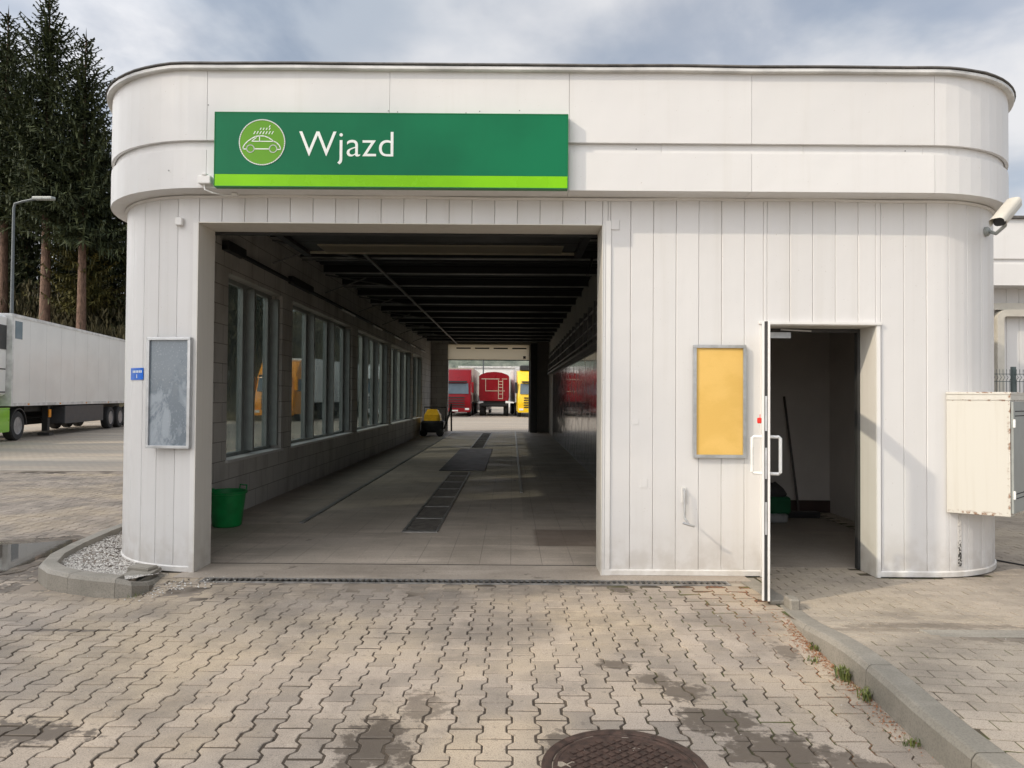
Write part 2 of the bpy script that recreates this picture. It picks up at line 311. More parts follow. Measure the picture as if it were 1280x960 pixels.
# ---------------------------------------------------------------- mesh helpers
ORG = {}
class MB:
    def __init__(s): s.v = []; s.f = []
    def poly(s, pts, faces):
        n = len(s.v); s.v += [tuple(p) for p in pts]; s.f += [tuple(i+n for i in f) for f in faces]; return s
    def quad(s, *p): return s.poly(p, [tuple(range(len(p)))])
    def box(s, x0, x1, y0, y1, z0, z1, b=0):
        if b <= 0:
            return s.poly([(x, y, z) for x in (x0, x1) for y in (y0, y1) for z in (z0, z1)],
                          [(0, 1, 3, 2), (4, 6, 7, 5), (0, 4, 5, 1), (2, 3, 7, 6), (0, 2, 6, 4), (1, 5, 7, 3)])
        return s.prism([(x0+b, y0), (x1-b, y0), (x1, y0+b), (x1, y1-b), (x1-b, y1), (x0+b, y1), (x0, y1-b), (x0, y0+b)], z0, z1, b)
    def prism(s, pts, z0, z1, b=0):
        """pts counter-clockwise; bevelled top/bottom by b towards the centroid"""
        n = len(pts); cx = sum(p[0] for p in pts)/n; cy = sum(p[1] for p in pts)/n
        def ring(k, z):
            o = []
            for x, y in pts:
                d = math.hypot(x-cx, y-cy) or 1; o.append((x-(x-cx)/d*k, y-(y-cy)/d*k, z))
            return o
        rings = [ring(0, z0), ring(0, z1)] if b <= 0 else [ring(b, z0), ring(0, z0+b), ring(0, z1-b), ring(b, z1)]
        return s.rings(rings)
    def rings(s, rings, cap=True, loop=True):
        n = len(rings[0]); base = len(s.v)
        for r in rings: s.v += [tuple(p) for p in r]
        for k in range(len(rings)-1):
            a = base+k*n; c = a+n
            for i in range(n if loop else n-1):
                j = (i+1) % n; s.f.append((a+i, a+j, c+j, c+i))
        if cap:
            s.f.append(tuple(base+i for i in reversed(range(n)))); s.f.append(tuple(base+(len(rings)-1)*n+i for i in range(n)))
        return s
    def tube(s, p0, p1, r0, r1=None, n=10):
        return s.path([p0, p1], r0, n, r1)
    def path(s, pts, r, n=8, r1=None):
        pts = [Vector(p) for p in pts]; rr = []; m = len(pts)
        up = Vector((0, 0, 1))
        for i, p in enumerate(pts):
            d = (pts[min(i+1, m-1)]-pts[max(i-1, 0)]).normalized()
            u = d.cross(up)
            if u.length < .05: u = d.cross(Vector((1, 0, 0)))
            u.normalize(); v = u.cross(d)
            q = r if r1 is None else r+(r1-r)*i/(m-1)
            rr.append([p+u*math.cos(2*math.pi*k/n)*q+v*math.sin(2*math.pi*k/n)*q for k in range(n)])
        return s.rings(rr)
    def lathe(s, prof, c=(0, 0, 0), n=24, axis='z'):
        rr = []
        for r, h in prof:
            ring = []
            for k in range(n):
                a = 2*math.pi*k/n; x, y = r*math.cos(a), r*math.sin(a)
                p = (x, y, h) if axis == 'z' else ((x, h, y) if axis == 'y' else (h, x, y))
                ring.append((p[0]+c[0], p[1]+c[1], p[2]+c[2]))
            rr.append(ring)
        return s.rings(rr)
    def build(s, name, mat, parent=None, local=False, smooth=False):
        me = bpy.data.meshes.new(name)
        if parent is not None: org = Vector() if local else ORG[parent]
        elif local: org = Vector()
        else:
            xs = [p[0] for p in s.v]; ys = [p[1] for p in s.v]; zs = [p[2] for p in s.v]
            org = Vector(((min(xs)+max(xs))/2, (min(ys)+max(ys))/2, min(zs)))
        me.from_pydata([(p[0]-org[0], p[1]-org[1], p[2]-org[2]) for p in s.v], [], s.f)
        me.materials.append(M[mat]); me.validate(); me.update()
        o = bpy.data.objects.new(name, me); C.objects.link(o)
        # consistent outward normals
        import bmesh
        bm = bmesh.new(); bm.from_mesh(me); bmesh.ops.recalc_face_normals(bm, faces=bm.faces); bm.to_mesh(me); bm.free()
        if smooth:
            for p in me.polygons: p.use_smooth = True
            me.set_sharp_from_angle(angle=R(35))
        if parent is not None: o.parent = parent; ORG[o] = org
        else: o.location = org; ORG[o] = Vector(org)
        return o
def tag(o, label=None, cat=None, group=None, kind=None):
    if label: o['label'] = label
    if cat: o['category'] = cat
    if group: o['group'] = group
    if kind: o['kind'] = kind
    return o
def thing(name, label, cat, loc, rz=0, group=None):
    o = bpy.data.objects.new(name, None); C.objects.link(o); o.location = loc; o.rotation_euler = (0, 0, rz); o.empty_display_size = .2
    ORG[o] = Vector(loc); return tag(o, label, cat, group)
def struct(o): o['kind'] = 'structure'; return o
def copy_tree(o, parent=None):
    c = o.copy(); C.objects.link(c)
    if parent is not None: c.parent = parent
    for ch in list(o.children): copy_tree(ch, c)
    return c

# ---------------------------------------------------------------- ground
def grid(x0, x1, y0, y1, nx, ny, f):
    m = MB(); base = 0
    for j in range(ny+1):
        for i in range(nx+1):
            x = x0+(x1-x0)*i/nx; y = y0+(y1-y0)*j/ny; m.v.append((x, y, f(x, y)))
    for j in range(ny):
        for i in range(nx):
            a = j*(nx+1)+i; m.f.append((a, a+1, a+nx+2, a+nx+1))
    return m
struct(MB().quad((-700, -300, -.0125), (700, -300, -.0125), (700, 900, -.0125), (-700, 900, -.0125)).build('ground', 'lot'))
from mathutils import noise as mn
def jn(x, y): return mn.noise(Vector((x*1.1, y*1.1, 3.7)))*.6+mn.noise(Vector((x*4, y*4, 1.2)))*.3
struct(grid(-13, 2.05, .5, 6.17, 300, 110, lambda x, y: -.0070+(.0045*max(-.8, min(1.0, jn(x, y)*1.7)))+.003*max(0, min(1, (y-5.0)/.7))).build('joint_bed', 'soil'))
struct(grid(-13, -3.9, 6.171, 15, 60, 60, lambda x, y: -.005).build('joint_bed', 'soil'))
PITCH, LEN, AMP, GAP = .139, .2, .0135, .0046
def w_(yy):   # +1 at a stone's ends, -1 at its waist
    q = abs(yy)/(LEN/2)
    return -1 if q < .44 else (1 if q > .58 else -1+2*(q-.44)/.14)
def pavers(m, x0, x1, y0, y1, detail, clipy=None, skip=None):
    k0 = int(math.floor(x0/PITCH)); k1 = int(math.ceil(x1/PITCH))
    for k in range(k0, k1):
        off = 0 if k % 2 == 0 else LEN/2
        j0 = int(math.floor((y0-off)/LEN)); j1 = int(math.ceil((y1-off)/LEN))
        for j in range(j0, j1):
            cx = (k+.5)*PITCH; cy = j*LEN+off
            if cy-LEN/2 < y0-.15 or cy-LEN/2 > y1-.008: continue
            if skip and skip(cx, cy): continue
            hw = PITCH/2; a = AMP+random.uniform(-.001, .001)
            prof = [(hw+a, -.5), (hw+a, -.33), (hw-a, -.18), (hw-a, .18), (hw+a, .33), (hw+a, .5)]
            g = GAP*random.uniform(.6, 1.5)*(1+.35*max(-1, min(1, mn.noise(Vector((cx*.8, cy*.8, 6)))*2)))
            ey = lambda q: q*LEN if abs(q) < .45 else math.copysign(LEN/2-1.25*g, q)
            pts = [(cx+px-g, cy+ey(py)) for px, py in prof] + [(cx-px+g, cy+ey(py)) for px, py in reversed(prof)]
            if clipy: pts = [(x, min(y, clipy)) for x, y in pts]
            if max(p[1] for p in pts)-min(p[1] for p in pts) < .008: continue
            rz = random.uniform(-.012, .012); ox, oy = random.uniform(-.0012, .0012), random.uniform(-.0012, .0012)
            z = random.uniform(-.002, .0012); tx, ty = random.uniform(-.012, .012), random.uniform(-.012, .012)
            def P(x, y, dz, ins=0):
                dx, dy = x-cx, y-cy; d = math.hypot(dx, dy) or 1
                dx -= dx/d*ins; dy -= dy/d*ins
                X = cx+dx-dy*rz+ox; Y = cy+dy+dx*rz+oy
                if clipy: Y = min(Y, clipy)
                return (X, Y, z+dz+dx*tx+dy*ty)
            top = [P(x, y, 0, .0042) for x, y in pts]
            r1 = [P(x, y, -.0035) for x, y in pts]
            n = len(pts); b = len(m.v)
            m.v += top+r1
            m.f.append(tuple(b+i for i in range(n)))
            for i in range(n): m.f.append((b+n+i, b+n+(i+1) % n, b+(i+1) % n, b+i))
            if detail:
                m.v += [(p[0], p[1], -.025) for p in r1]
                for i in range(n): m.f.append((b+2*n+i, b+2*n+(i+1) % n, b+n+(i+1) % n, b+n+i))
def isl_skip(x, y): return (-4.15 < x < -3.1 and y > 5.85 and x > -4.1) or (x > -3.1 and y > 6.3)
m = MB(); pavers(m, -9, 1.96, 1.2, 6.165, True, 6.165, isl_skip)
struct(m.build('paving', 'paver'))
m = MB(); pavers(m, -12.5, -4.05, 6.17, 14.5, False); pavers(m, -4.05, -2.66, 6.17, 6.5, False, 6.5, lambda x, y: -4.1 < x < -3.05)
struct(m.build('paving', 'paver'))

def hs(y):
    q = max(0, min(1, (5.6-y)/1.5)); return .15*q*q*(3-2*q)
KO = [(2.07, 5.62), (1.973, 4.84), (1.948, 4.365), (1.938, 3.987), (1.925, 3.7), (1.905, 3.45), (1.893, 3.17), (1.885, 2.4), (1.88, 1.0)]
def kx(y):
    for (xa, ya), (xb, yb) in zip(KO, KO[1:]):
        if yb <= y <= ya: return xb+(xa-xb)*(y-yb)/(ya-yb)
    return KO[0][0] if y > KO[0][1] else KO[-1][0]
# right-hand kerb, in one metre stones
ys = [5.62, 4.9, 3.95, 2.98, 2.0, 1.0]
m = MB()
for a, b in zip(ys, ys[1:]):
    rr = []; n = 10
    for i in range(n+1):
        y = a-.004+(b+.004-a+.004)*i/n; x = kx(y); h = hs(y)+.004
        rr.append([(x, y, -.04), (x+.004, y, max(-.02, h-.03)), (x+.022, y, h-.004), (x+.034, y, h), (x+.146, y, h), (x+.15, y, -.04)])
    m.rings(rr)
# flush edging back to the door
m.prism([(2.07, 5.63), (2.22, 5.63), (2.16, 6.44), (2.0, 6.44)], -.04, .004, .004)
struct(m.build('kerb', 'kerb'))
def rectpav(m, x0, x1, y0, y1, rot, ok, W=.2, H=.1, clipx=True):
    ca, sa = math.cos(rot), math.sin(rot); cx0, cy0 = (x0+x1)/2, (y0+y1)/2; Rm = math.hypot(x1-x0, y1-y0)/2+.3
    for j in range(int(-Rm/H), int(Rm/H)):
        sh = (j % 2)*W/2+random.uniform(-.004, .004)
        for i in range(int(-Rm/W), int(Rm/W)):
            g = random.uniform(.0025, .005)
            u0, u1, v0, v1 = i*W+sh+g, (i+1)*W+sh-g, j*H+g, (j+1)*H-g
            c = [(cx0+u*ca-v*sa, cy0+u*sa+v*ca) for u, v in ((u0, v0), (u1, v0), (u1, v1), (u0, v1))]
            mx_, my_ = sum(p[0] for p in c)/4, sum(p[1] for p in c)/4
            if not (x0 <= mx_ <= x1 and y0 <= my_ < y1) or not ok(mx_, my_): continue
            if clipx: c = [(max(x, kx(y)+.154) if y < 5.63 else max(x, 2.2), y) for x, y in c]
            if max(p[0] for p in c)-min(p[0] for p in c) < .015: continue
            dz = random.uniform(-.0015, .0015); ti = random.uniform(-.008, .008)
            def P(x, y, d, ins): 
                dx, dy = x-mx_, y-my_; dd = math.hypot(dx, dy) or 1
                return (mx_+dx*(1-ins/dd), my_+dy*(1-ins/dd), hs(y)+dz+d+dx*ti)
            b = len(m.v); m.v += [P(x, y, 0, .003) for x, y in c]+[P(x, y, -.0025, 0) for x, y in c]+[P(x, y, -.02, 0) for x, y in c]
            m.f.append((b, b+1, b+2, b+3))
            for k in range(4):
                m.f.append((b+4+k, b+4+(k+1) % 4, b+(k+1) % 4, b+k)); m.f.append((b+8+k, b+8+(k+1) % 4, b+4+(k+1) % 4, b+4+k))
m = MB()
inb = lambda x, y: not (2.72 < x < 3.9 and 4.48 < y < 4.66) and (y < 6.5 or 2.29 < x < 3.27 or x > 4.3 and y > 6.45)
rectpav(m, 1.7, 10.5, 4.72, 10.9, R(-1.0), lambda x, y: inb(x, y) and (x > kx(y)+.0 if y < 5.63 else x > 2.105))
rectpav(m, 1.7, 7.0, 1.2, 4.72, R(-6.0), lambda x, y: inb(x, y) and x > kx(y)+.0)
struct(m.build('sidewalk', 'paver2'))
struct(grid(2.03, 10.6, 1.0, 10.95, 60, 90, lambda x, y: hs(y)-.0045).build('sidewalk_bed', 'soil'))
# concrete gully slab set in the sidewalk
m = MB(); m.prism([(2.70, 4.42), (3.95, 4.40), (3.95, 4.68), (2.64, 4.68)], hs(4.6)-.03, hs(4.6)+.004, .006)
struct(m.build('gully_slab', 'kerb'))
m = MB(); m.box(2.02, 2.17, 5.62, 5.80, 0, .035, .008); m.box(2.11, 2.19, 5.46, 5.60, -.01, .085, .012)
tag(m.build('kerb_stub', 'kerb'), 'small broken concrete kerb stub at the foot of the open door', 'kerb stone')

# left kerb island
OUT = [(-4.62, 12.0), (-4.47, 9.5), (-4.36, 7.6), (-4.28, 7.0), (-4.16, 6.5), (-4.02, 6.15), (-3.80, 5.93), (-3.55, 5.80), (-3.30, 5.70), (-2.95, 5.66)]
NOUT2 = [(-2.95, 5.66), (-2.90, 5.86), (-3.02, 6.40)]
def offs(pts, d):
    o = []
    for i, p in enumerate(pts):
        a = pts[max(i-1, 0)]; b = pts[min(i+1, len(pts)-1)]; tx, ty = b[0]-a[0], b[1]-a[1]; l = math.hypot(tx, ty); o.append((p[0]-ty/l*d, p[1]+tx/l*d))
    return o
m = MB()
line = [(-4.62, 12.0), (-4.47, 9.5), (-4.36, 7.6), (-4.28, 7.0), (-4.17, 6.5), (-4.02, 6.15), (-3.80, 5.93), (-3.55, 5.79), (-3.30, 5.70), (-3.10, 5.665), (-2.985, 5.70), (-2.93, 5.86), (-3.0, 6.12), (-3.06, 6.42)]
inn = offs(line, .14)
breaks = [0, 1, 2, 4, 7, 9, 11, 13]
def hk(i): return .155 if i < 9 else (.15, .12, .08, .03, .012)[i-9]
for a, b in zip(breaks, breaks[1:]):
    rr = []
    for i in range(a, b+1):
        (x, y), (u, v) = line[i], inn[i]; h = hk(i)
        e = .003 if i == a else (-.003 if i == b else 0)
        q = lambda f: (x+(u-x)*f+e, y+(v-y)*f-e)
        rr.append([(*q(0), -.04), (*q(.02), max(-.02, h-.03)), (*q(.16), h-.004), (*q(.26), h), (*q(.97), h), (*q(1), -.04)])
    m.rings(rr)
struct(m.build('island_kerb', 'kerb', smooth=False))
mb_ = MB(); mb_.prism([(-3.30, 5.84), (-3.12, 5.79), (-3.03, 5.88), (-3.06, 6.12), (-3.10, 6.42), (-3.30, 6.47)], -.02, .070, .006); struct(mb_.build('island_kerb', 'kerb'))
gp = offs(line[:12], .11)
poly = gp+[(-3.06, 6.2), (-3.1, 6.46), (-3.7, 6.9), (-3.96, 7.8), (-3.96, 12)]
def inpoly(x, y, P_):
    c = False; j = len(P_)-1
    for i in range(len(P_)):
        if (P_[i][1] > y) != (P_[j][1] > y) and x < (P_[j][0]-P_[i][0])*(y-P_[i][1])/(P_[j][1]-P_[i][1])+P_[i][0]: c = not c
        j = i
    return c
def bedz(x, y):
    d = min(math.hypot(x-a, y-b) for a, b in dense)
    return .035+.07*max(0, 1-d/.42)
dense = []
for (a, b), (c_, d_) in zip(gp, gp[1:]):
    for q in range(8): dense.append((a+(c_-a)*q/8, b+(d_-b)*q/8))
dense += [gp[-1]]
m = MB(); st_ = .05
for i in range(int(1.9/st_)):
    for j in range(int(6.4/st_)):
        x, y = -4.7+i*st_, 5.66+j*st_
        if inpoly(x+st_/2, y+st_/2, poly) and (y < 9 or x < -4): m.quad(*[(a, b, bedz(a, b)*(1 if b > 5.86 or a < -3.2 else .6)) for a, b in ((x, y), (x+st_, y), (x+st_, y+st_), (x, y+st_))])
struct(m.build('island_bed', 'soil'))
m = MB()
def pebble(m, x, y, z, r):
    a = random.random()*6.28; pts = []
    sx, sy, sz = r*random.uniform(.8, 1.4), r*random.uniform(.7, 1.1), r*random.uniform(.5, .8)
    for (px, py, pz) in ((1, 0, 0), (0, 1, 0), (-1, 0, 0), (0, -1, 0), (0, 0, 1), (0, 0, -1)):
        px, py, pz = px*sx*random.uniform(.8, 1.2), py*sy*random.uniform(.8, 1.2), pz*sz
        pts.append((x+px*math.cos(a)-py*math.sin(a), y+px*math.sin(a)+py*math.cos(a), z+pz))
    m.poly(pts, [(0, 1, 4), (1, 2, 4), (2, 3, 4), (3, 0, 4), (1, 0, 5), (2, 1, 5), (3, 2, 5), (0, 3, 5)])
for _ in range(30000):
    x = random.uniform(-4.5, -2.9); y = 5.7+random.random()**1.6*4.5
    if inpoly(x, y, poly):
        hz = bedz(x, y)*(1 if y > 5.86 or x < -3.2 else .6)+.006+.008*mn.noise(Vector((x*5, y*5, 0))); pebble(m, x, y, hz, random.uniform(.005, .0125))
for _ in range(140):   # strays beside the kerb
    q = random.random(); x = -3.02+q*.35+random.gauss(0, .09); y = 5.8+q*.5+random.gauss(0, .12)
    pebble(m, x+.08, y, .004, random.uniform(.005, .012))
tag(m.build('gravel', 'gravel'), 'pale grey gravel filling the kerbed bed round the left corner', 'gravel', kind='stuff')
m = MB(); m.prism([(-3.34, 6.30), (-3.13, 6.24), (-3.10, 6.36), (-3.31, 6.42)], .02, .10, .012)
tag(m.build('concrete_lump', 'kerb'), 'flat concrete lump lying on the gravel against the left column foot', 'concrete piece')
# puddle
pud = [(-8.5, 6.6), (-7.2, 7.05), (-5.9, 7.4), (-5.35, 7.62), (-5.12, 7.72), (-4.95, 7.86), (-4.80, 7.82), (-4.74, 7.62), (-4.70, 7.42), (-4.66, 7.25), (-4.70, 7.0), (-4.66, 6.8), (-4.70, 6.62), (-4.66, 6.45), (-4.80, 6.32), (-5.1, 6.1), (-5.6, 5.9), (-6.4, 5.7), (-8.5, 5.4)]
m = MB(); m.poly([(x+(.14 if x > -5.4 else 0), y+(.05 if y > 7 else 0), .006) for x, y in pud], [tuple(range(len(pud)))])
struct(m.build('puddle', 'water'))

mud = [(-4.60, 7.25), (-4.42, 7.62), (-4.55, 8.0), (-4.9, 8.15), (-5.3, 7.95), (-5.9, 7.68), (-7.3, 7.3), (-8.6, 6.9), (-8.6, 5.1), (-6.4, 5.5), (-5.5, 5.72), (-4.95, 5.95), (-4.62, 6.2), (-4.40, 6.45), (-4.42, 6.9)]
ml = []
for (a, b), (c_, d_) in zip(mud, mud[1:]+mud[:1]):
    for q in range(6):
        x, y = a+(c_-a)*q/6, b+(d_-b)*q/6; ml.append((x+.05*mn.noise(Vector((x*5, y*5, 1))), y+.07*mn.noise(Vector((x*5, y*5, 7))), .0035))
m = MB(); m.poly(ml, [tuple(range(len(ml)))]); struct(m.build('mud', 'mud'))
# manhole cover
mh = thing('manhole_cover', 'round rusty cast iron manhole cover with waffle pattern in the paving', 'manhole cover', (.50, 3.13, 0))
c = (.50, 3.13, 0); m = MB(); m.lathe([(.315, -.03), (.36, -.03), (.362, .004), (.355, .008), (.322, .008), (.317, .003), (.315, -.02)], c, 64); m.f = m.f[:-2]; m.build('frame_ring', 'iron', mh, smooth=True)
m = MB(); m.lathe([(.001, -.02), (.312, -.02), (.312, .002), (.306, .005), (.296, .005), (.292, .001), (.001, .001)], c, 64)
for i in range(-7, 8):
    for j in range(-7, 8):
        u, v = i*.040, j*.040
        if math.hypot(u, v) > .268: continue
        a = R(38); x = c[0]+u*math.cos(a)-v*math.sin(a); y = c[1]+u*math.sin(a)+v*math.cos(a); s_ = .0145
        q = [(x+s_*math.cos(a+k)*1.3, y+s_*math.sin(a+k)*1.3) for k in (R(45), R(135), R(225), R(315))]
        m.prism(q, .0, .006, .0015)
m.build('lid', 'iron', mh)

# weeds and litter along the kerb
def weed(x, y, n, h, label, z=0):
    m = MB()
    for _ in range(n):
        a = random.random()*6.28; l = h*random.uniform(.5, 1); d = random.uniform(.2, .9)*l; bx, by = x+random.gauss(0, .018), y+random.gauss(0, .03)
        w2 = .004; px, py = -math.sin(a)*w2, math.cos(a)*w2
        t1 = (bx+math.cos(a)*d*.5, by+math.sin(a)*d*.5, z+l*.7); t2 = (bx+math.cos(a)*d, by+math.sin(a)*d, z+l*.85)
        m.poly([(bx-px*.5, by-py*.5, z-.01), (bx+px*.5, by+py*.5, z-.01), (t1[0]+px, t1[1]+py, t1[2]), (t1[0]-px, t1[1]-py, t1[2]), t2], [(0, 1, 2, 3), (3, 2, 4)])
    o = tag(m.build('weed', 'weed'), label, 'weed', 'weeds in the gutter along the right kerb')
weed(1.95, 4.62, 34, .045, 'low weed tuft farthest up the right kerb gutter, beside the brown litter')
weed(1.84, 4.42, 26, .03, 'flat little weed lying out in the gutter a hand away from the kerb')
weed(1.90, 4.13, 60, .095, 'tallest bright green weed tuft against the right kerb face')
weed(1.90, 3.86, 46, .07, 'bushy green weed tuft just nearer than the tallest one at the kerb')
weed(1.86, 3.36, 30, .04, 'small yellow-green weed nearest the camera in the right kerb gutter')
o = bpy.data.objects['weed']
m = MB()
for _ in range(30):
    a = random.random()*6.28; x, y = -3.0+random.gauss(0, .03), 5.72+random.gauss(0, .03)
    m.poly([(x, y, 0), (x+.004, y, 0), (x+math.cos(a)*.03, y+math.sin(a)*.03, .04)], [(0, 1, 2)])
tag(m.build('weed', 'weed'), 'tiny weed at the front corner of the gravel bed kerb', 'weed')
m = MB()
for _ in range(900):
    y = random.triangular(3.2, 5.4, 4.7); x = kx(y)-abs(random.gauss(0, .05))-.004
    r = random.uniform(.003, .009); a = random.random()*6.28
    m.poly([(x+r*math.cos(a), y+r*math.sin(a), .003), (x+r*.6*math.cos(a+1.8), y+r*.6*math.sin(a+1.8), .007), (x-r*math.cos(a), y-r*math.sin(a), .002), (x+r*.5*math.cos(a-1.7), y+r*.5*math.sin(a-1.7), .006)], [(0, 1, 2, 3)])
tag(m.build('leaf_litter', 'litter'), 'reddish brown plant litter collected along the right kerb', 'litter', kind='stuff')
m = MB()
for _ in range(500):
    x = random.uniform(-5, 4.5); y = random.uniform(2.2, 6.1); pebble(m, x, y, hs(y)*(x > 2.1)+.003, random.uniform(.0015, .0042))
tag(m.build('grit', 'gravel'), 'loose grit scattered over the paving', 'grit', kind='stuff')

# ---------------------------------------------------------------- building
B = thing('car_wash_building', 'white panelled drive-through car wash hall with rounded corners and deep fascia', 'building', (.43, 6.5, 0))
class Path:
    def __init__(s, xl, xr, y, rl, rr, yl, yr, n=16):
        p = [(xl, yl, -1, 0)]
        for k in range(n+1):
            a = math.pi/2*k/n; p.append((xl+rl-rl*math.cos(a), y+rl-rl*math.sin(a), -math.cos(a), -math.sin(a)))
        for k in range(n+1):
            a = math.pi/2*k/n; p.append((xr-rr+rr*math.sin(a), y+rr-rr*math.cos(a), math.sin(a), -math.cos(a)))
        p.append((xr, yr, 1, 0)); s.p = p; s.s = [0]
        for a, b in zip(p, p[1:]): s.s.append(s.s[-1]+math.hypot(a[0]-b[0], a[1]-b[1]))
        s.L = s.s[-1]; s.y = y; s.s0 = s.s[n+1]; s.x0 = xl+rl; s.arcl = s.s[1]; s.arcr = (s.s[n+2], s.s[2*n+2])
    def at(s, q):
        q = max(0, min(s.L, q))
        for i in range(len(s.s)-1):
            if q <= s.s[i+1]+1e-9:
                f = (q-s.s[i])/max(1e-9, s.s[i+1]-s.s[i]); a, b = s.p[i], s.p[i+1]
                v = [a[k]+(b[k]-a[k])*f for k in range(4)]; l = math.hypot(v[2], v[3]); return v[0], v[1], v[2]/l, v[3]/l
    def sx(s, x): return s.s0+(x-s.x0)       # arclength of a point on the straight front
    def stations(s, a, b): return [a]+[q for q in s.s if a+1e-4 < q < b-1e-4]+[b]
    def sweep(s, m, prof, a, b, jit=None):
        rr = []
        st = s.stations(a, b)
        if jit:
            st = sorted(set(st+[a+(b-a)*i/60 for i in range(61)]))
        for q in st:
            x, y, nx, ny = s.at(q); dz = jit(q) if jit else 0
            rr.append([(x+nx*o, y+ny*o, z+dz) for o, z in prof])
        m.rings(rr)
WP = Path(-3.96, 4.82, 6.5, 1.15, 1.0, 9.2, 11.48)
FP = Path(-4.08, 4.94, 6.27, 1.35, 1.27, 33.4, 11.3)
OX0, OX1, OZ = -2.846, .812, 3.155
DX0, DX1, DZ = 2.27, 3.285, 2.262
BOARD = .206
s_open = (WP.sx(OX0), WP.sx(OX1)); s_door = (WP.sx(DX0), WP.sx(DX1))
cuts = []; q = WP.sx(OX0) % BOARD
while q < WP.L: cuts.append(q); q += BOARD
cuts = sorted(set([0.0]+cuts+[s_open[0], s_open[1], s_door[0], s_door[1], WP.sx(.885), WP.L]))
cuts = [c_ for i, c_ in enumerate(cuts) if i == 0 or c_-cuts[i-1] > .004]
m = MB(); ZT = 3.425
for a, b in zip(cuts, cuts[1:]):
    mid = (a+b)/2; z0 = .055
    if s_open[0] < mid < s_open[1]: z0 = OZ
    if s_door[0] < mid < s_door[1]: z0 = DZ
    if abs(mid-WP.sx(3.98)) < BOARD/2 and False: pass
    o = random.uniform(-.0012, .0012); g = .0022
    prof = [(-.018, z0), (-.001+o, z0), (-.001+o, ZT), (-.018, ZT)]
    # two-step: main face with narrow chamfered edges
    g = .0014; st = [a+g, a+g+.004]+[q for q in WP.stations(a+g+.004, b-g-.004)[1:-1]]+[b-g-.004, b-g]
    rr = []
    for i, q in enumerate(st):
        x, y, nx, ny = WP.at(q); d = -.004 if i in (0, len(st)-1) else 0
        rr.append([(x+nx*w0, y+ny*w0, z) for w0, z in [(-.018, z0), (o+d, z0), (o+d, ZT), (-.018, ZT)]])
    m.rings(rr)
m.build('cladding', 'clad', B)
# wall core behind the boards
m = MB()
core = lambda a, b, z0, z1: WP.sweep(m, [(-.019, z0), (-.019, z1), (-.25, z1), (-.25, z0)], a, b)
core(0, s_open[0]-.003, -.05, 4.1); core(s_open[0]-.003, s_open[1]+.003, OZ+.004, 4.1); core(s_open[1]+.003, s_door[0]-.003, -.05, 4.1)
core(s_door[0]-.003, s_door[1]+.003, DZ+.004, 4.1); core(s_door[1]+.003, WP.L, -.05, 4.1)
m.build('wall_core', 'seam_grey', B)
# inner skin of the front wall (faces the bay and the store room)
m = MB()
m.box(-3.2, OX0-.004, 6.755, 6.83, 0, 4.1); m.box(OX0-.004, OX1+.004, 6.755, 6.83, OZ+.004, 4.1); m.box(OX1+.004, 1.648, 6.755, 6.83, 0, 4.1)
m.box(1.852, DX0-.004, 6.755, 6.83, 0, 2.85); m.box(DX0-.004, DX1+.004, 6.755, 6.83, DZ+.004, 2.85); m.box(DX1+.004, 4.15, 6.755, 6.83, 0, 2.85)
m.build('inner_skin', 'inner', B)
# bottom trim rail
m = MB()
tr_ = [(-.01, .008), (.012, .008), (.014, .05), (.004, .058), (-.01, .058)]
for a, b in ((.2, s_open[0]-.045), (s_open[1]+.004, s_door[0]-.03), (s_door[1]+.035, WP.L-.2)):
    m = MB(); WP.sweep(m, tr_, a, b); m.build('base_rail', 'trim', B)
# top moulding where soffit meets boards
m = MB(); WP.sweep(m, [(.002, 3.385), (.022, 3.39), (.022, 3.405), (.002, 3.409)], .1, WP.L-.1, lambda q: .004*math.sin(q*1.7)+.003*math.sin(q*5.1)); m.build('soffit_moulding', 'trim', B)
# opening lining
m = MB()
m.box(OX0-.003, OX0+.006, 6.478, 6.84, .0, OZ-.002); m.box(OX1-.006, OX1+.003, 6.478, 6.84, 0, OZ-.002); m.box(OX0-.003, OX1+.003, 6.478, 6.84, OZ-.001, OZ+.008)
m.build('opening_lining', 'jamb', B)
for a in ((OX0-.045, OX0-.004, 6.484, OZ), (OX1+.004, OX1+.024, 6.484, OZ), (OX1+.027, OX1+.075, 6.488, 3.2)): MB().box(a[0], a[1], a[2], 6.4985, 0, a[3]).build('opening_trim', 'trim', B)
# service door lining
m = MB()
m.box(DX0-.003, DX0+.005, 6.485, 6.82, 0, DZ); m.box(DX1-.005, DX1+.003, 6.485, 6.83, 0, DZ); m.box(DX0-.003, DX1+.003, 6.485, 6.83, DZ+.001, DZ+.008)
m.build('doorway_lining', 'jamb', B)
m = MB(); m.box(DX0-.045, DX1+.045, 6.47, 6.498, DZ+.009, DZ+.033, .003); m.box(DX0-.03, DX0-.004, 6.482, 6.4985, 0, DZ+.008); m.box(DX1+.004, DX1+.034, 6.482, 6.4985, 0, DZ+.008)
m.build('doorway_trim', 'trim', B)
m = MB(); m.box(DX1-.03, DX1-.006, 6.78, 6.84, .005, DZ-.002); m.box(DX0+.006, DX0+.035, 6.74, 6.80, .005, DZ-.002); m.box(DX0+.035, DX1-.03, 6.78, 6.82, DZ-.035, DZ-.002)
m.build('door_frame', 'steel_dark', B)
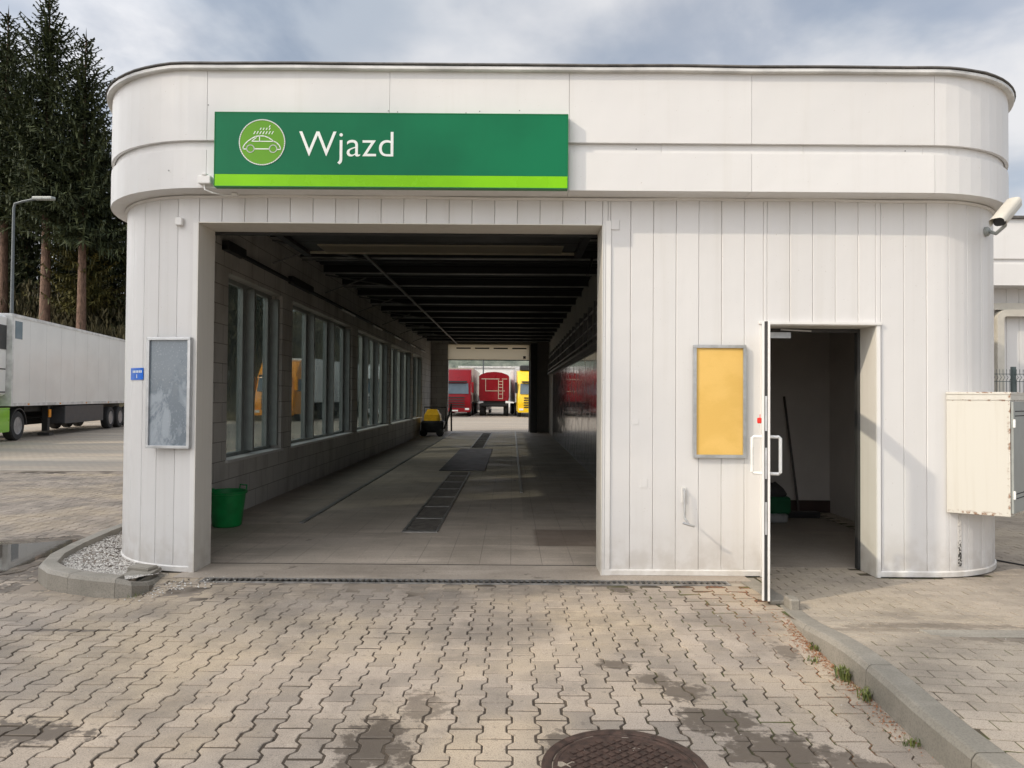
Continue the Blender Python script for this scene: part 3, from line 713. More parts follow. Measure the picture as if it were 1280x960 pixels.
# fascia
def seams(xs): return [0]+[FP.sx(x) for x in xs]+[FP.L]
m = MB()
sm = [0, 6, 12, 18, FP.arcl, FP.sx(-2.69), FP.sx(-1.09), FP.sx(.485), FP.sx(2.085), FP.sx(3.69), FP.arcr[1], FP.L]
for a, b in zip(sm, sm[1:]):
    o = random.uniform(-.002, .002); FP.sweep(m, [(-.03, 3.832), (o, 3.832), (o, 4.455), (-.03, 4.455)], a+.0015, b-.0015)
sm2 = [0, 6, 12, 18, FP.arcl, FP.sx(-2.69), FP.sx(.485), FP.sx(2.085), FP.sx(3.69), FP.arcr[1], FP.L]
for a, b in zip(sm2, sm2[1:]):
    o = random.uniform(-.002, .002); FP.sweep(m, [(-.35, 3.41), (o, 3.41), (o, 3.745), (-.03, 3.752), (-.35, 3.752)], a+.0015, b-.0015)
m.build('fascia', 'fascia', B)
m = MB(); sm3 = [0, 9, 18, FP.arcl+.4, FP.sx(-2.6), FP.sx(-.4), FP.sx(1.3), FP.sx(2.55), FP.sx(3.6), FP.sx(3.85), FP.L]
for a, b in zip(sm3, sm3[1:]): FP.sweep(m, [(-.08, 3.748), (-.037, 3.748), (-.037, 3.84), (-.08, 3.84)], a+.001, b-.001)
m.build('fascia_groove', 'fascia', B)
wav = lambda q: .006*mn.noise(Vector((q*1.3, 0, 0)))+.005*mn.noise(Vector((q*4, 5, 0)))
m = MB(); FP.sweep(m, [(-.2, 4.452), (.045, 4.447), (.05, 4.452), (.05, 4.477), (.04, 4.482), (-.2, 4.482)], 0, FP.L, wav); m.build('drip_edge', 'capwhite', B)
m = MB(); FP.sweep(m, [(-.3, 4.480), (.052, 4.484), (.062, 4.489), (.055, 4.503), (-.05, 4.508), (-.3, 4.50)], 0, FP.L, lambda q: wav(q)+.006*abs(mn.noise(Vector((q*3, 9, 0))))); m.build('roofing_edge', 'roofedge', B)
# roof slab
pts = [(p[0]-p[2]*.2, p[1]-p[3]*.2) for p in FP.p]; pts = pts+[(4.74, 33.3), (-3.88, 33.3)]
m = MB(); m.prism([(x, y) for x, y in pts if True], 4.16, 4.47); m.build('roof', 'roofedge', B)
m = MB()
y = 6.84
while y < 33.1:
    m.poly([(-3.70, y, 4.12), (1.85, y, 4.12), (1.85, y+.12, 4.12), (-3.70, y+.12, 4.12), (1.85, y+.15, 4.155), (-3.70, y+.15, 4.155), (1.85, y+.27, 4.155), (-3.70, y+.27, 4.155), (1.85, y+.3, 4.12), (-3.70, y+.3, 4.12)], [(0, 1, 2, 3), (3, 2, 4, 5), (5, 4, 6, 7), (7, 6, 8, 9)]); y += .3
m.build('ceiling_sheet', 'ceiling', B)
# left block wall with window openings
WIN = [(9.35, 11.56), (12.1, 16.65), (17.25, 21.6), (22.05, 26.4), (26.9, 29.6)]
SZ0, SZ1 = .75, 3.19; XO, XI = -3.96, -3.70
m = MB(); m.box(XO, XI, 9.21, 33.2, -.05, SZ0); m.box(XO, XI, 9.21, 33.2, SZ1, 4.15)
edges = [9.21]+[e for a in WIN for e in a]+[33.2]
for a, b in zip(edges[::2], edges[1::2]): m.box(XO, XI, a, b, SZ0, SZ1)
m.box(-3.705, -3.70, 7.15, 9.21, 0, 4.15); m.box(-3.699, -2.93, 32.95, 33.2, 0, 4.149); m.build('block_wall', 'block', B)
for (a, b) in WIN:
    f = MB(); n = max(2, round((b-a)/1.5)) if a > 10 else 2
    t_ = .05
    f.box(XO+.02, XO+.09, a, b, SZ0, SZ0+.05); f.box(XO+.02, XO+.09, a, b, SZ1-.06, SZ1); f.box(XO+.02, XO+.09, a, a+.05, SZ0+.05, SZ1-.06)
    wdt = (b-a)/n
    for k in range(1, n+1):
        yy = a+k*wdt-.05 if k == n else a+k*wdt
        f.box(XO+.02, XI-.045, yy-.0275, yy+.0275 if k < n else b, SZ0+.05, SZ1-.06)
        f.box(XO+.015, XO+.09, yy-.14, yy-.0275, SZ0+.05, SZ1-.06)
    fo = f.build('window', 'grey_alu', B)
    g = MB(); g.box(XO+.045, XO+.051, a+.04, b-.05, SZ0+.04, SZ1-.05); g.build('pane', 'glass', fo)
    s_ = MB(); s_.box(XO+.09, XI+.04, a-.03, b+.03, SZ0-.035, SZ0+.003, .004); s_.build('sill', 'trim', fo)
# partition and end walls
m = MB(); m.box(1.65, 1.85, 6.831, 33.2, 0, 4.15); m.box(.77, 1.65, 32.95, 33.2, 0, 4.15); m.box(-2.93, .77, 32.95, 33.2, 3.98, 4.15)
m.box(1.85, 4.6, 33.0, 33.2, 0, 4.15); m.build('partition_wall', 'inner', B)
m = MB(); m.box(4.62, 4.80, 11.5, 33.2, 0, 4.15); m.build('rear_side_wall', 'clad', B)
m = MB(); m.box(1.642, 1.649, 6.9, 29.0, .02, 2.55); m.build('tile_lining', 'gloss_tile', B)
m = MB(); m.box(1.50, 1.648, 6.9, 30.5, 2.56, 2.62); m.tube((1.55, 6.9, 2.75), (1.55, 31, 2.75), .025); m.tube((1.60, 6.9, 3.3), (1.60, 31, 3.3), .03); m.tube((1.58, 6.9, 3.0), (1.58, 31, 3.0), .02)
for k in range(24):
    yy = 7.8+k; m.box(1.56, 1.645, yy, yy+.04, 2.62, 3.45)
m.build('wall_pipework', 'purlin', B)
# dark pillar, hose reel and door at the far right of the bay
m = MB(); m.box(.82, 1.12, 32.2, 32.9, 0, 4.0); m.build('end_pillar', 'steel_dark', B)
# store room
m = MB(); m.box(1.851, 4.6, 10.2, 10.3, 0, 2.85); m.box(1.851, 1.862, 6.84, 10.2, 0, 2.85); m.box(4.50, 4.56, 7.05, 10.2, 0, 2.85); m.box(1.851, 4.2, 6.84, 10.2, 2.85, 2.9)
m.build('store_room_wall', 'room', B)
m = MB(); m.box(1.87, 4.49, 10.16, 10.195, .003, .17); m.build('skirting', 'block_dark', B)
# purlins, bracing
pu0 = None
yy = 10.9
while yy < 32.5:
    m = MB(); m.box(-3.69, 1.64, yy, yy+.035, 4.0, 4.118); pw_ = m.build('purlin', 'ceiling', B)  # web as black as the ceiling, flange paler, so only thin lines show
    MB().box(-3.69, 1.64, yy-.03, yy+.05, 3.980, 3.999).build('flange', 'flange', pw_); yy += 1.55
m = MB(); m.tube((-2.45, 11.2, 3.94), (-2.45, 32, 3.94), .03)
yy = 10.9
while yy < 28:
    m.tube((-3.65, yy, 3.95), (-2.45, yy+1.55, 3.95), .016, n=6); m.tube((-3.65, yy, 3.60), (-2.9, yy+.2, 3.93), .014, n=6); m.tube((-3.65, yy+1.55, 3.95), (-2.45, yy+1.55, 3.96), .016, n=6); yy += 3.1
m.build('roof_bracing', 'purlin', B)
m = MB(); m.box(-3.69, -3.63, 9.1, 30, 3.46, 3.50); m.box(-3.69, -3.60, 9.1, 9.7, 3.44, 3.56); m.box(-3.69, -3.60, 11.8, 13.0, 3.44, 3.56); m.build('cable_tray', 'steel_dark', B)
for a in (15.2, 18.6, 22, 25.4, 28.5): MB().tube((-3.60, a, 3.42), (-3.60, a+1.2, 3.42), .022).build('tube_light', 'capwhite', B)
# raised sectional door at the entrance
m = MB(); m.box(-3.0, .95, 6.86, 6.93, 3.14, 3.22); m.box(-3.0, .95, 6.95, 7.02, 3.18, 3.30); m.box(-3.05, -2.95, 6.86, 10.5, 3.64, 3.70); m.box(.90, 1.0, 6.86, 10.5, 3.64, 3.70)
m.tube((-3.3, 7.2, 3.85), (1.3, 7.2, 3.85), .05); m.tube((1.15, 10.4, 3.62), (.98, 9.4, 3.2), .02)
m.build('door_track', 'steel_dark', B)
sdo = MB()
for k in range(5): sdo.box(-2.94, .89, 7.3+k*.62, 7.3+k*.62+.6, 3.69, 3.73)
sdo.build('raised_door', 'steel_dark', B)
m = MB(); m.box(-2.7, .7, 9.9, 10.38, 3.672, 3.688); m.box(-2.94, .89, 10.402, 10.44, 3.66, 3.76); m.build('door_light_strip', 'translucent', B)
# far door panel
m = MB(); m.box(-2.94, .78, 32.90, 32.94, 3.27, 3.98); m.build('far_door_panel', 'translucent', B)
m = MB(); m.box(-2.94, .78, 32.86, 32.90, 3.25, 3.29)
for k in range(4): m.box(-2.55+k*.85, -1.9+k*.85, 32.87, 32.898, 3.78, 3.84)
m.box(.50, .62, 32.84, 32.899, 3.34, 3.46); m.build('far_door_rail', 'steel_dark', B)

# interior floors
struct(MB().box(-3.70, .16, 6.862, 33.4, -.2, .004).build('floor', 'floor'))
struct(MB().box(.16, 1.65, 6.862, 9.4, -.2, .004).build('floor', 'floor'))
struct(MB().box(.16, 1.65, 9.4, 33.4, -.2, .004).build('floor', 'floor_dark'))
struct(MB().box(-2.95, 2.10, 6.312, 6.842, -.2, .006).build('threshold', 'threshold'))
struct(MB().box(-2.84, .806, 6.8425, 6.8615, -.01, .0068).build('expansion_joint', 'void'))
struct(MB().box(1.85, 4.2, 6.84, 10.2, -.2, .004).build('store_room_floor', 'room_floor'))
m = MB(); m.box(-2.64, -2.58, 9.0, 33, .005, .018); m.box(.14, .19, 12, 33, .005, .018); tag(struct(m.build('floor_line', 'grate_frame')))
# drains
def drain(name, label, x0, x1, y0, y1, pitch, alongx, bar, group=None, z=.008):
    t_ = thing(name, label, 'drain', ((x0+x1)/2, (y0+y1)/2, 0), 0, group)
    m = MB(); e = .012
    m.box(x0, x1, y0, y0+e, -.03, z); m.box(x0, x1, y1-e, y1, -.03, z); m.box(x0, x0+e, y0+e, y1-e, -.03, z); m.box(x1-e, x1, y0+e, y1-e, -.03, z)
    m.build('frame', 'grate_frame', t_)
    m = MB()
    if alongx:
        x = x0+.02
        while x < x1-.02: m.box(x, x+bar, y0+e, y1-e, -.02, z-.002); x += pitch
        pass
    else:
        y = y0+.02
        while y < y1-.02: m.box(x0+e, x1-e, y, y+bar, -.02, z-.002); y += pitch
        for k in range(1, 8): xx = x0+(x1-x0)*k/8; m.box(xx-.004, xx+.004, y0, y1, -.02, z-.003)
        y = y0
        while y < y1: m.box(x0+e, x1-e, y, y+.02, -.02, z); y += .95
    m.build('grate', 'grate', t_)
    MB().box(x0+.002, x1-.002, y0+.013, y1-.013, -.04, -.0095).build('channel', 'void', t_)
# cut-outs: the channels sit on top of the sheet, so a near-black bed paints in their shaded depth
drain('drain_channel', 'long slotted steel drain channel across the entrance', -2.66, 1.88, 6.175, 6.305, .05, True, .019)
for (y0, y1, lab) in ((8.45, 15.2, 'nearer steel grating strip down the middle of the wash floor'), (22.2, 31.5, 'farther steel grating strip beyond the floor plate')):
    t_ = thing('floor_grate', lab, 'grate', (-1.07, (y0+y1)/2, 0), 0)
    m = MB(); m.box(-1.28, -1.25, y0, y1, .0045, .016); m.box(-.89, -.86, y0, y1, .0045, .016); m.box(-1.25, -.89, y0, y0+.1, .0045, .015)
    y = y0+.95
    while y < y1: m.box(-1.25, -.89, y, y+.05, .0045, .0155); y += 1.0
    m.build('frame', 'grate_frame', t_)
    m = MB(); m.box(-1.25, -.89, y0+.1, y1, .0042, .006); m.build('channel', 'void', t_)  # flat black sheet painted as the shade below the bars
    m = MB(); y = y0+.11
    while y < y1: m.box(-1.249, -.891, y, y+.010, .0062, .010); y += .05 if y0 < 9 else .1
    m.build('grate', 'grate', t_)
m = MB(); m.box(-1.55, -.57, 15.5, 22.0, .0045, .014, .004); m.box(-1.55, -.57, 15.42, 15.499, .0045, .02)
tag(m.build('floor_plate', 'steel_dark'), 'large dark steel plate set in the wash floor between two gratings', 'floor plate')

# the open service door leaf (seen edge on)
DL = thing('service_door', 'open grey metal door leaf standing edge-on at the service doorway', 'door', (2.285, 6.47, 0))
DL.rotation_euler = (0, 0, math.atan2(-.896, -.317)); ORG[DL] = Vector(DL.location)
# local: x along leaf from hinge, y thickness
Ld = .95
# two skins of the profile frame with a dark thermal break between, glazed above and below the lock rail
def leaf_frame(y0, y1):
    m = MB(); m.box(0, .09, y0, y1, .04, 2.2, .002); m.box(Ld-.11, Ld, y0, y1, .04, 2.2, .002)
    for z0, z1 in ((.04, .20), (.86, 1.0), (2.09, 2.2)): m.box(.09, Ld-.11, y0+.0005, y1-.0005, z0, z1)
    return m
leaf_frame(-.030, -.012).build('leaf', 'trim', DL, True); leaf_frame(.012, .030).build('leaf', 'trim', DL, True)
m = leaf_frame(-.0118, .0118); m.build('leaf_core', 'steel_dark', DL, True)
m = MB(); m.box(.085, Ld-.105, -.014, .014, .19, .87); m.build('lower_panel', 'trim', DL, True)
m = MB(); m.box(.085, Ld-.105, -.004, .004, .995, 2.095); m.build('pane', 'clear_glass', DL, True)
m = MB(); m.box(Ld-.008, Ld+.003, -.008, .008, 1.35, 1.62); m.box(Ld-.008, Ld+.003, -.008, .008, .98, 1.22); m.box(Ld-.008, Ld+.003, -.008, .008, .55, .80); m.build('lock_plate', 'alu', DL, True)
for sgn in (-1, 1):
    m = MB(); y0, y1 = .031*sgn, .105*sgn; xx = Ld-.10
    m.path([(xx, y0, 1.30), (xx, y1*.9, 1.30), (xx, y1, 1.292), (xx, y1, 1.02), (xx, y1*.9, 1.012), (xx, y0, 1.012)], .0125, 10); m.build('pull_handle', 'handle', DL, True, True)
for z in (.3, 1.1, 1.95): MB().tube((-.012, 0, z-.05), (-.012, 0, z+.05), .012).build('hinge', 'steel_dark', DL, True)
m = MB(); m.tube((2.50, 6.70, 2.245), (2.80, 6.74, 2.235), .008); m.box(2.40, 2.62, 6.765, 6.80, 2.17, 2.225); tag(m.build('door_closer', 'alu'), 'slim metal door closer arm under the doorway head', 'door closer')
m = MB(); m.box(Ld-.09, Ld-.055, -.066, -.034, 1.405, 1.45, .006); m.path([(Ld-.08, -.045, 1.445), (Ld-.08, -.045, 1.475), (Ld-.065, -.045, 1.475), (Ld-.065, -.045, 1.445)], .003, 6)
rt = m.build('lock_tag', 'redtag', DL, True); rt['label'] = 'small red lock tag on the outer side'
# door stay hook on the wall
t_ = thing('door_stay', 'white metal door stay hook fixed low on the white boards', 'door hook', (1.55, 6.49, .46))
m = MB(); m.box(1.53, 1.57, 6.484, 6.496, .66, .80, .002); m.build('plate', 'trim', t_)
m = MB(); m.path([(1.55, 6.48, .78), (1.55, 6.45, .76), (1.55, 6.44, .53), (1.55, 6.30, .50)], .011, 8); m.path([(1.50, 6.31, .51), (1.55, 6.295, .495), (1.60, 6.31, .48)], .011, 8); m.build('hook', 'alu', t_, smooth=True)

# ---------------------------------------------------------------- fixed small things
def board(name, label, cx, z0, z1, wd, y, rot, face, th=.035, fr=.028, frm='alu', boardmat=None):
    t_ = thing(name, label, 'notice board', (cx, y, z0), rot)
    m = MB(); hw = wd/2; h = z1-z0
    for a in ((-hw, hw, 0, fr), (-hw, hw, h-fr, h)): m.box(a[0], a[1], -th, 0, a[2], a[3], .004)
    m.box(-hw, -hw+fr, -th+.0015, -.001, fr, h-fr); m.box(hw-fr, hw, -th+.0015, -.001, fr, h-fr); m.build('frame', frm, t_, True)
    m = MB(); m.box(-hw+fr-.002, hw-fr+.002, -th*.55, -.003, fr-.002, h-fr+.002); m.build('panel', face, t_, True)
    return t_
board('notice_board', 'empty mustard yellow notice board in grey frame on the white wall', 1.867, 1.065, 2.08, .475, 6.494, 0, 'yellow_board')
board('display_case', 'tall clouded grey display case in aluminium frame on the left column', -3.085, 1.115, 2.115, .42, 6.505, R(-7), 'acrylic', .045, .026)
# blue plate on the rounded column
m = MB(); rr = []
for k in range(7):
    x, y, nx, ny = WP.at(WP.sx(-2.846)-.60-.24*k/6); rr.append([(x+nx*.004, y+ny*.004, 1.735), (x+nx*.008, y+ny*.008, 1.735), (x+nx*.008, y+ny*.008, 1.845), (x+nx*.004, y+ny*.004, 1.845)])
m.rings(rr); bp = tag(m.build('blue_sign', 'blue'), 'small blue sticker plate wrapped round the left corner column', 'sign')
m = MB()
for (s0, s1, z0, z1) in [(.62+.03*k, .62+.03*k+.018, 1.80, 1.822) for k in range(6)]+[(.70, .712, 1.75, 1.785)]:
    q = []
    for s_ in (s0, s1):
        x, y, nx, ny = WP.at(WP.sx(-2.846)-s_); q.append((x+nx*.0095, y+ny*.0095))
    m.quad((q[1][0], q[1][1], z0), (q[0][0], q[0][1], z0), (q[0][0], q[0][1], z1), (q[1][0], q[1][1], z1))
m.build('lettering', 'sign_white', bp)
# junction box near the sign with cable
t_ = thing('junction_box', 'white junction box with loose cable left of the green sign', 'junction box', (-2.68, 6.26, 3.42))
m = MB(); m.box(-2.735, -2.625, 6.20, 6.268, 3.43, 3.50, .006); m.box(-2.70, -2.66, 6.195, 6.265, 3.50, 3.52, .004); m.build('case', 'trim', t_)
m = MB(); m.path([(-2.69, 6.23, 3.43), (-2.68, 6.22, 3.38), (-2.62, 6.25, 3.36), (-2.55, 6.35, 3.365), (-2.50, 6.42, 3.39)], .006, 6); m.box(-2.52, -2.47, 6.40, 6.44, 3.385, 3.405); m.build('cable', 'handle', t_)
m = MB(); m.box(-3.055, -2.99, 6.470, 6.515, 3.13, 3.20, .006); tag(m.build('sensor_box', 'trim'), 'small white plastic box high on the left column', 'box')
m = MB(); m.box(.885, .965, 6.490, 6.501, 3.12, 3.21, .006); tag(m.build('cover_plate', 'clad'), 'square white cover plate at the right top corner of the entrance', 'cover plate')
m = MB(); m.box(1.09, 1.145, 6.496, 6.501, 1.36, 1.41, .001); tag(m.build('socket_plate', 'clad'), 'upper small white wall plate right of the entrance', 'wall plate')
m = MB(); m.box(1.16, 1.225, 6.496, 6.501, .79, .87, .001); tag(m.build('socket_plate', 'clad'), 'lower small white wall plate right of the entrance', 'wall plate')
# screw and anchor holes left on the fascia
for x, z in [(-1.1, 4.10), (-1.02, 4.09), (-.42, 4.085), (-.3, 4.10), (.05, 4.11), (-2.68, 4.14), (-3.02, 3.56), (1.08, 3.79), (3.45, 3.79)]:
    yy = 6.268 if z > 3.84 or z < 3.75 else 6.305
    m = MB(); m.lathe([(.0005, yy), (.0055, yy), (.0055, yy+.01), (.0005, yy+.01)], (x, 0, z), 8, 'y'); m.build('bolt', 'purlin', B)
# damaged board edge under the cabinet
m = MB(); x, y, nx, ny = WP.at(WP.sx(3.82)+.235)
rr = []
for k in range(12):
    z = .10+.62*k/11; wv = .017+.002*math.sin(k*2.3); rr.append([(x-ny*(-wv)*1+nx*.002, y+nx*(-wv)+ny*.002, z), (x+ny*(-wv)+nx*.002, y-nx*(-wv)+ny*.002, z), (x+ny*(-wv)+nx*.006, y-nx*(-wv)+ny*.006, z), (x-ny*(-wv)+nx*.006, y+nx*(-wv)+ny*.006, z)])
m.rings(rr); m.build('damaged_strip', 'crack', B)

# sign
SY = 6.19
S = thing('entrance_sign', 'long green illuminated sign case reading Wjazd over the entrance', 'sign', (-1.06, SY, 3.405))
m = MB(); m.box(-2.585, .468, SY+.004, 6.267, 3.405, 4.045); m.build('case', 'sign_side', S)
m = MB(); m.box(-2.583, .466, SY-.001, SY+.0035, 3.508, 4.043); m.build('green_face', 'green_sign', S)
m = MB(); m.box(-2.583, .466, SY-.001, SY+.0035, 3.407, 3.507); m.build('lime_band', 'lime_sign', S)
m = MB()
for a in ((-2.588, .471, 4.043, 4.049), (-2.588, .471, 3.400, 3.406)): m.box(a[0], a[1], SY-.004, 6.262, a[2], a[3])
m.box(-2.589, -2.584, SY-.004, 6.262, 3.406, 4.043); m.box(.467, .472, SY-.004, 6.262, 3.406, 4.043); m.build('edge_trim', 'sign_side', S)
cu = bpy.data.curves.new('lettering', 'FONT'); cu.body = 'Wjazd'; cu.size = .3; cu.extrude = .0012; cu.offset = -.0022; cu.space_character = 1.02
tmp = bpy.data.objects.new('tmp', cu); C.objects.link(tmp); bpy.context.view_layer.update()
me = bpy.data.meshes.new_from_object(tmp.evaluated_get(bpy.context.evaluated_depsgraph_get())); bpy.data.objects.remove(tmp)
xs = [v.co.x for v in me.vertices]; zs = [v.co.y for v in me.vertices]
# height of the W: letters above the baseline
h = max(zs); sx_ = .815/(max(xs)-min(xs)); sz_ = .215/h
for v in me.vertices: v.co = Vector((-1.855+(v.co.x-min(xs))*sx_, SY-.0024-v.co.z, 3.668+v.co.y*sz_)) - ORG[S]
me.name = 'lettering'; me.materials.clear(); me.materials.append(M['sign_white']); lo = bpy.data.objects.new('lettering', me); C.objects.link(lo); lo.parent = S
def ribbon(m, pts, wd, y, closed=False):
    n = len(pts)
    for i in range(n if closed else n-1):
        (x0, z0), (x1, z1) = pts[i], pts[(i+1) % n]; dx, dz = x1-x0, z1-z0; l = math.hypot(dx, dz) or 1; px, pz = -dz/l*wd/2, dx/l*wd/2; ex, ez = dx/l*wd*.3, dz/l*wd*.3
        m.box(0, 0, 0, 0, 0, 0) if False else m.poly([(x0+px-ex, y, z0+pz-ez), (x1+px+ex, y, z1+pz+ez), (x1-px+ex, y, z1-pz+ez), (x0-px-ex, y, z0-pz-ez), (x0+px-ex, y+.001, z0+pz-ez), (x1+px+ex, y+.001, z1+pz+ez), (x1-px+ex, y+.001, z1-pz+ez), (x0-px-ex, y+.001, z0-pz-ez)],
              [(0, 1, 2, 3), (7, 6, 5, 4), (0, 4, 5, 1), (1, 5, 6, 2), (2, 6, 7, 3), (3, 7, 4, 0)])
ex0, ez0, er = -2.175, 3.785, .200
m = MB(); m.lathe([(.001, SY-.0035), (er-.008, SY-.0035), (er-.008, SY-.0012), (.001, SY-.0012)], (ex0, 0, ez0), 64, 'y'); emb = m.build('emblem', 'emblem_green', S)
m = MB(); circ = lambda r, n=48, cx=0, cz=0: [(ex0+cx+r*math.cos(2*math.pi*k/n), ez0+cz+r*math.sin(2*math.pi*k/n)) for k in range(n)]
Y0 = SY-.0055; ribbon(m, circ(er-.004, 64), .009, Y0, True)
e = lambda *p: [(ex0+a*er, ez0+b*er) for a, b in p]
ribbon(m, e((-.68, -.30), (-.80, -.30), (-.82, -.22), (-.74, -.08), (-.62, .04), (-.45, .16), (-.28, .25), (-.10, .28), (.10, .27), (.28, .20), (.42, .11), (.48, .05), (.62, 0), (.74, -.12), (.80, -.24), (.80, -.31), (.66, -.31)), .0085, Y0)
ribbon(m, e((-.32, -.29), (.30, -.29)), .0085, Y0)
ribbon(m, e((-.45, .04), (.50, .04)), .007, Y0); ribbon(m, e((-.45, .04), (-.25, .20)), .006, Y0); ribbon(m, e((-.11, .04), (-.11, .27)), .007, Y0)
ribbon(m, circ(.16*er, 20, -.50*er, -.28*er), .0085, Y0, True); ribbon(m, circ(.16*er, 20, .48*er, -.28*er), .0085, Y0, True)
for i in range(7):
    for j, (z0, l) in enumerate(((.36, .11), (.55, .07), (.66, .07))):
        a = -.36+i*.13
        if j == 2 and i % 2: continue
        if j == 1 and i in (0, 5, 6): continue
        if j == 2 and i in (0, 2, 6): continue
        ribbon(m, e((a+(.18 if j else 0)*.8, z0), (a+(.18 if j else 0)*.8+l*.55, z0+l)), .0065, Y0)
m.build('emblem_lines', 'sign_white', emb)

# CCTV camera
t_ = thing('security_camera', 'white bullet security camera bracketed under the right rounded fascia', 'camera', (4.42, 6.6, 3.15))
th_ = R(36); wx, wy = 3.82+math.sin(th_), 7.5-math.cos(th_)
m = MB(); m.lathe([(.001, 0), (.045, 0), (.045, .02), (.03, .035), (.001, .035)], (0, 0, 0), 16, 'y')
v2 = []
for p in m.v:  # rotate disc so that +y -> outward normal
    v2.append((wx-.0+(p[0]*math.cos(th_)+p[1]*math.sin(th_)), wy+(p[0]*math.sin(th_)-p[1]*math.cos(th_)), 3.17+p[2]))
m.v = v2
fr_, bk_ = Vector((4.20, 6.20, 3.135)), Vector((4.46, 6.36, 3.36))
ax = (bk_-fr_).normalized(); mid = fr_.lerp(bk_, .35)
m.path([(wx+.02, wy-.02, 3.17), (wx+.03, wy-.10, 3.13), (mid.x+.02, mid.y+.03, mid.z-.085), (mid.x, mid.y, mid.z-.03)], .016, 8); m.build('bracket', 'grey_alu', t_, smooth=True)
sd_ = ax.cross(Vector((0, 0, 1))).normalized(); upv = sd_.cross(ax)
def sec(c_, wd, ht, n=16, pw=3.2):
    o = []
    for k in range(n):
        a = 2*math.pi*k/n; cx_, cz_ = math.cos(a), math.sin(a)
        o.append(c_+sd_*math.copysign(abs(cx_)**(2/pw), cx_)*wd+upv*math.copysign(abs(cz_)**(2/pw), cz_)*ht)
    return o
m = MB(); m.rings([sec(fr_+ax*.02, .052, .042), sec(fr_+ax*.04, .056, .046), sec(bk_-ax*.03, .056, .046), sec(bk_, .045, .036)]); m.build('housing', 'cab_white', t_, smooth=True)
m = MB(); m.rings([sec(fr_+ax*-.03+upv*.012, .062, .048), sec(fr_+ax*.36*.98+upv*.012, .062, .048)], cap=False); m.f = m.f[0:9]; m.build('sunshield', 'cab_white', t_, smooth=True)
m = MB(); m.rings([sec(fr_+ax*.012, .048, .038), sec(fr_+ax*.0195, .048, .038)]); m.build('lens_window', 'black', t_, smooth=True)

# wall cabinet
t_ = thing('meter_cabinet', 'cream enamelled metal cabinet hung on the right rounded wall corner', 'cabinet', (4.3, 6.5, .6))
A_, B_, C_, D_ = (3.91, 6.478), (4.315, 6.238), (4.915, 6.778), (4.60, 7.15)
m = MB(); m.prism([A_, B_, C_, D_], .59, 1.645, .004); m.build('body', 'cabinet', t_)
m = MB(); m.prism([(3.90, 6.471), (4.315, 6.228), (4.93, 6.776), (4.62, 7.16)], 1.648, 1.672, .003); m.prism([(3.905, 6.474), (4.315, 6.232), (4.925, 6.776), (4.61, 7.155)], 1.60, 1.647, .002); m.build('lid', 'cabinet', t_)
dv = Vector((C_[0]-B_[0], C_[1]-B_[1], 0)).normalized(); nv = Vector((dv.y, -dv.x, 0))
m = MB(); b0 = Vector((B_[0], B_[1], 0))+nv*.004+dv*.012; b1 = Vector((C_[0], C_[1], 0))+nv*.004-dv*.012
m.prism([(b0.x, b0.y), (b0.x+nv.x*.018, b0.y+nv.y*.018), (b1.x+nv.x*.018, b1.y+nv.y*.018), (b1.x, b1.y)], .62, 1.585, .002); dr = m.build('door', 'grey_alu', t_)
for z in (.78, 1.40): q = b0+nv*.024; MB().tube((q.x, q.y, z-.035), (q.x, q.y, z+.035), .010).build('hinge', 'handle', dr)
m = MB()
for zr in (.74, .78, 1.46, 1.50):
    for k in range(14):
        q = b0+dv*(.05+k*.03)+nv*.0185; m.box(q.x-.004, q.x+.004, q.y-.004, q.y+.0, zr, zr+.008)
m.build('vent_slots', 'black', dr)
m = MB(); m.path([(4.75, 7.3, .01), (4.95, 7.0, .008), (5.02, 6.7, .008), (4.98, 6.52, .008), (4.86, 6.42, .008)], .008, 6); tag(m.build('loose_cable', 'black'), 'thin black cable looping on the pavers at the right corner', 'cable')

# bucket
t_ = thing('bucket', 'green plastic builders bucket just inside the entrance by the left wall', 'bucket', (-3.48, 8.85, 0))
c = (-3.46, 8.80, 0); m = MB(); m.lathe([(.001, .006), (.155, .006), (.168, .02), (.215, .40), (.232, .405), (.234, .43), (.222, .435), (.210, .42), (.160, .03), (.001, .028)], c, 40); m.build('tub', 'bucket', t_, smooth=True)
for sg in (-1, 1):
    m = MB(); a = R(60); dx, dy = math.cos(a)*sg, math.sin(a)*sg
    px, py = -dy, dx; cx_, cy_ = c[0]+dx*.228, c[1]+dy*.228
    m.path([(cx_-px*.06, cy_-py*.06, .42), (cx_-px*.06+dx*.01, cy_-py*.06+dy*.01, .48), (cx_+px*.06+dx*.01, cy_+py*.06+dy*.01, .48), (cx_+px*.06, cy_+py*.06, .42)], .010, 8)
    m.build('handle', 'bucket', t_, smooth=True)

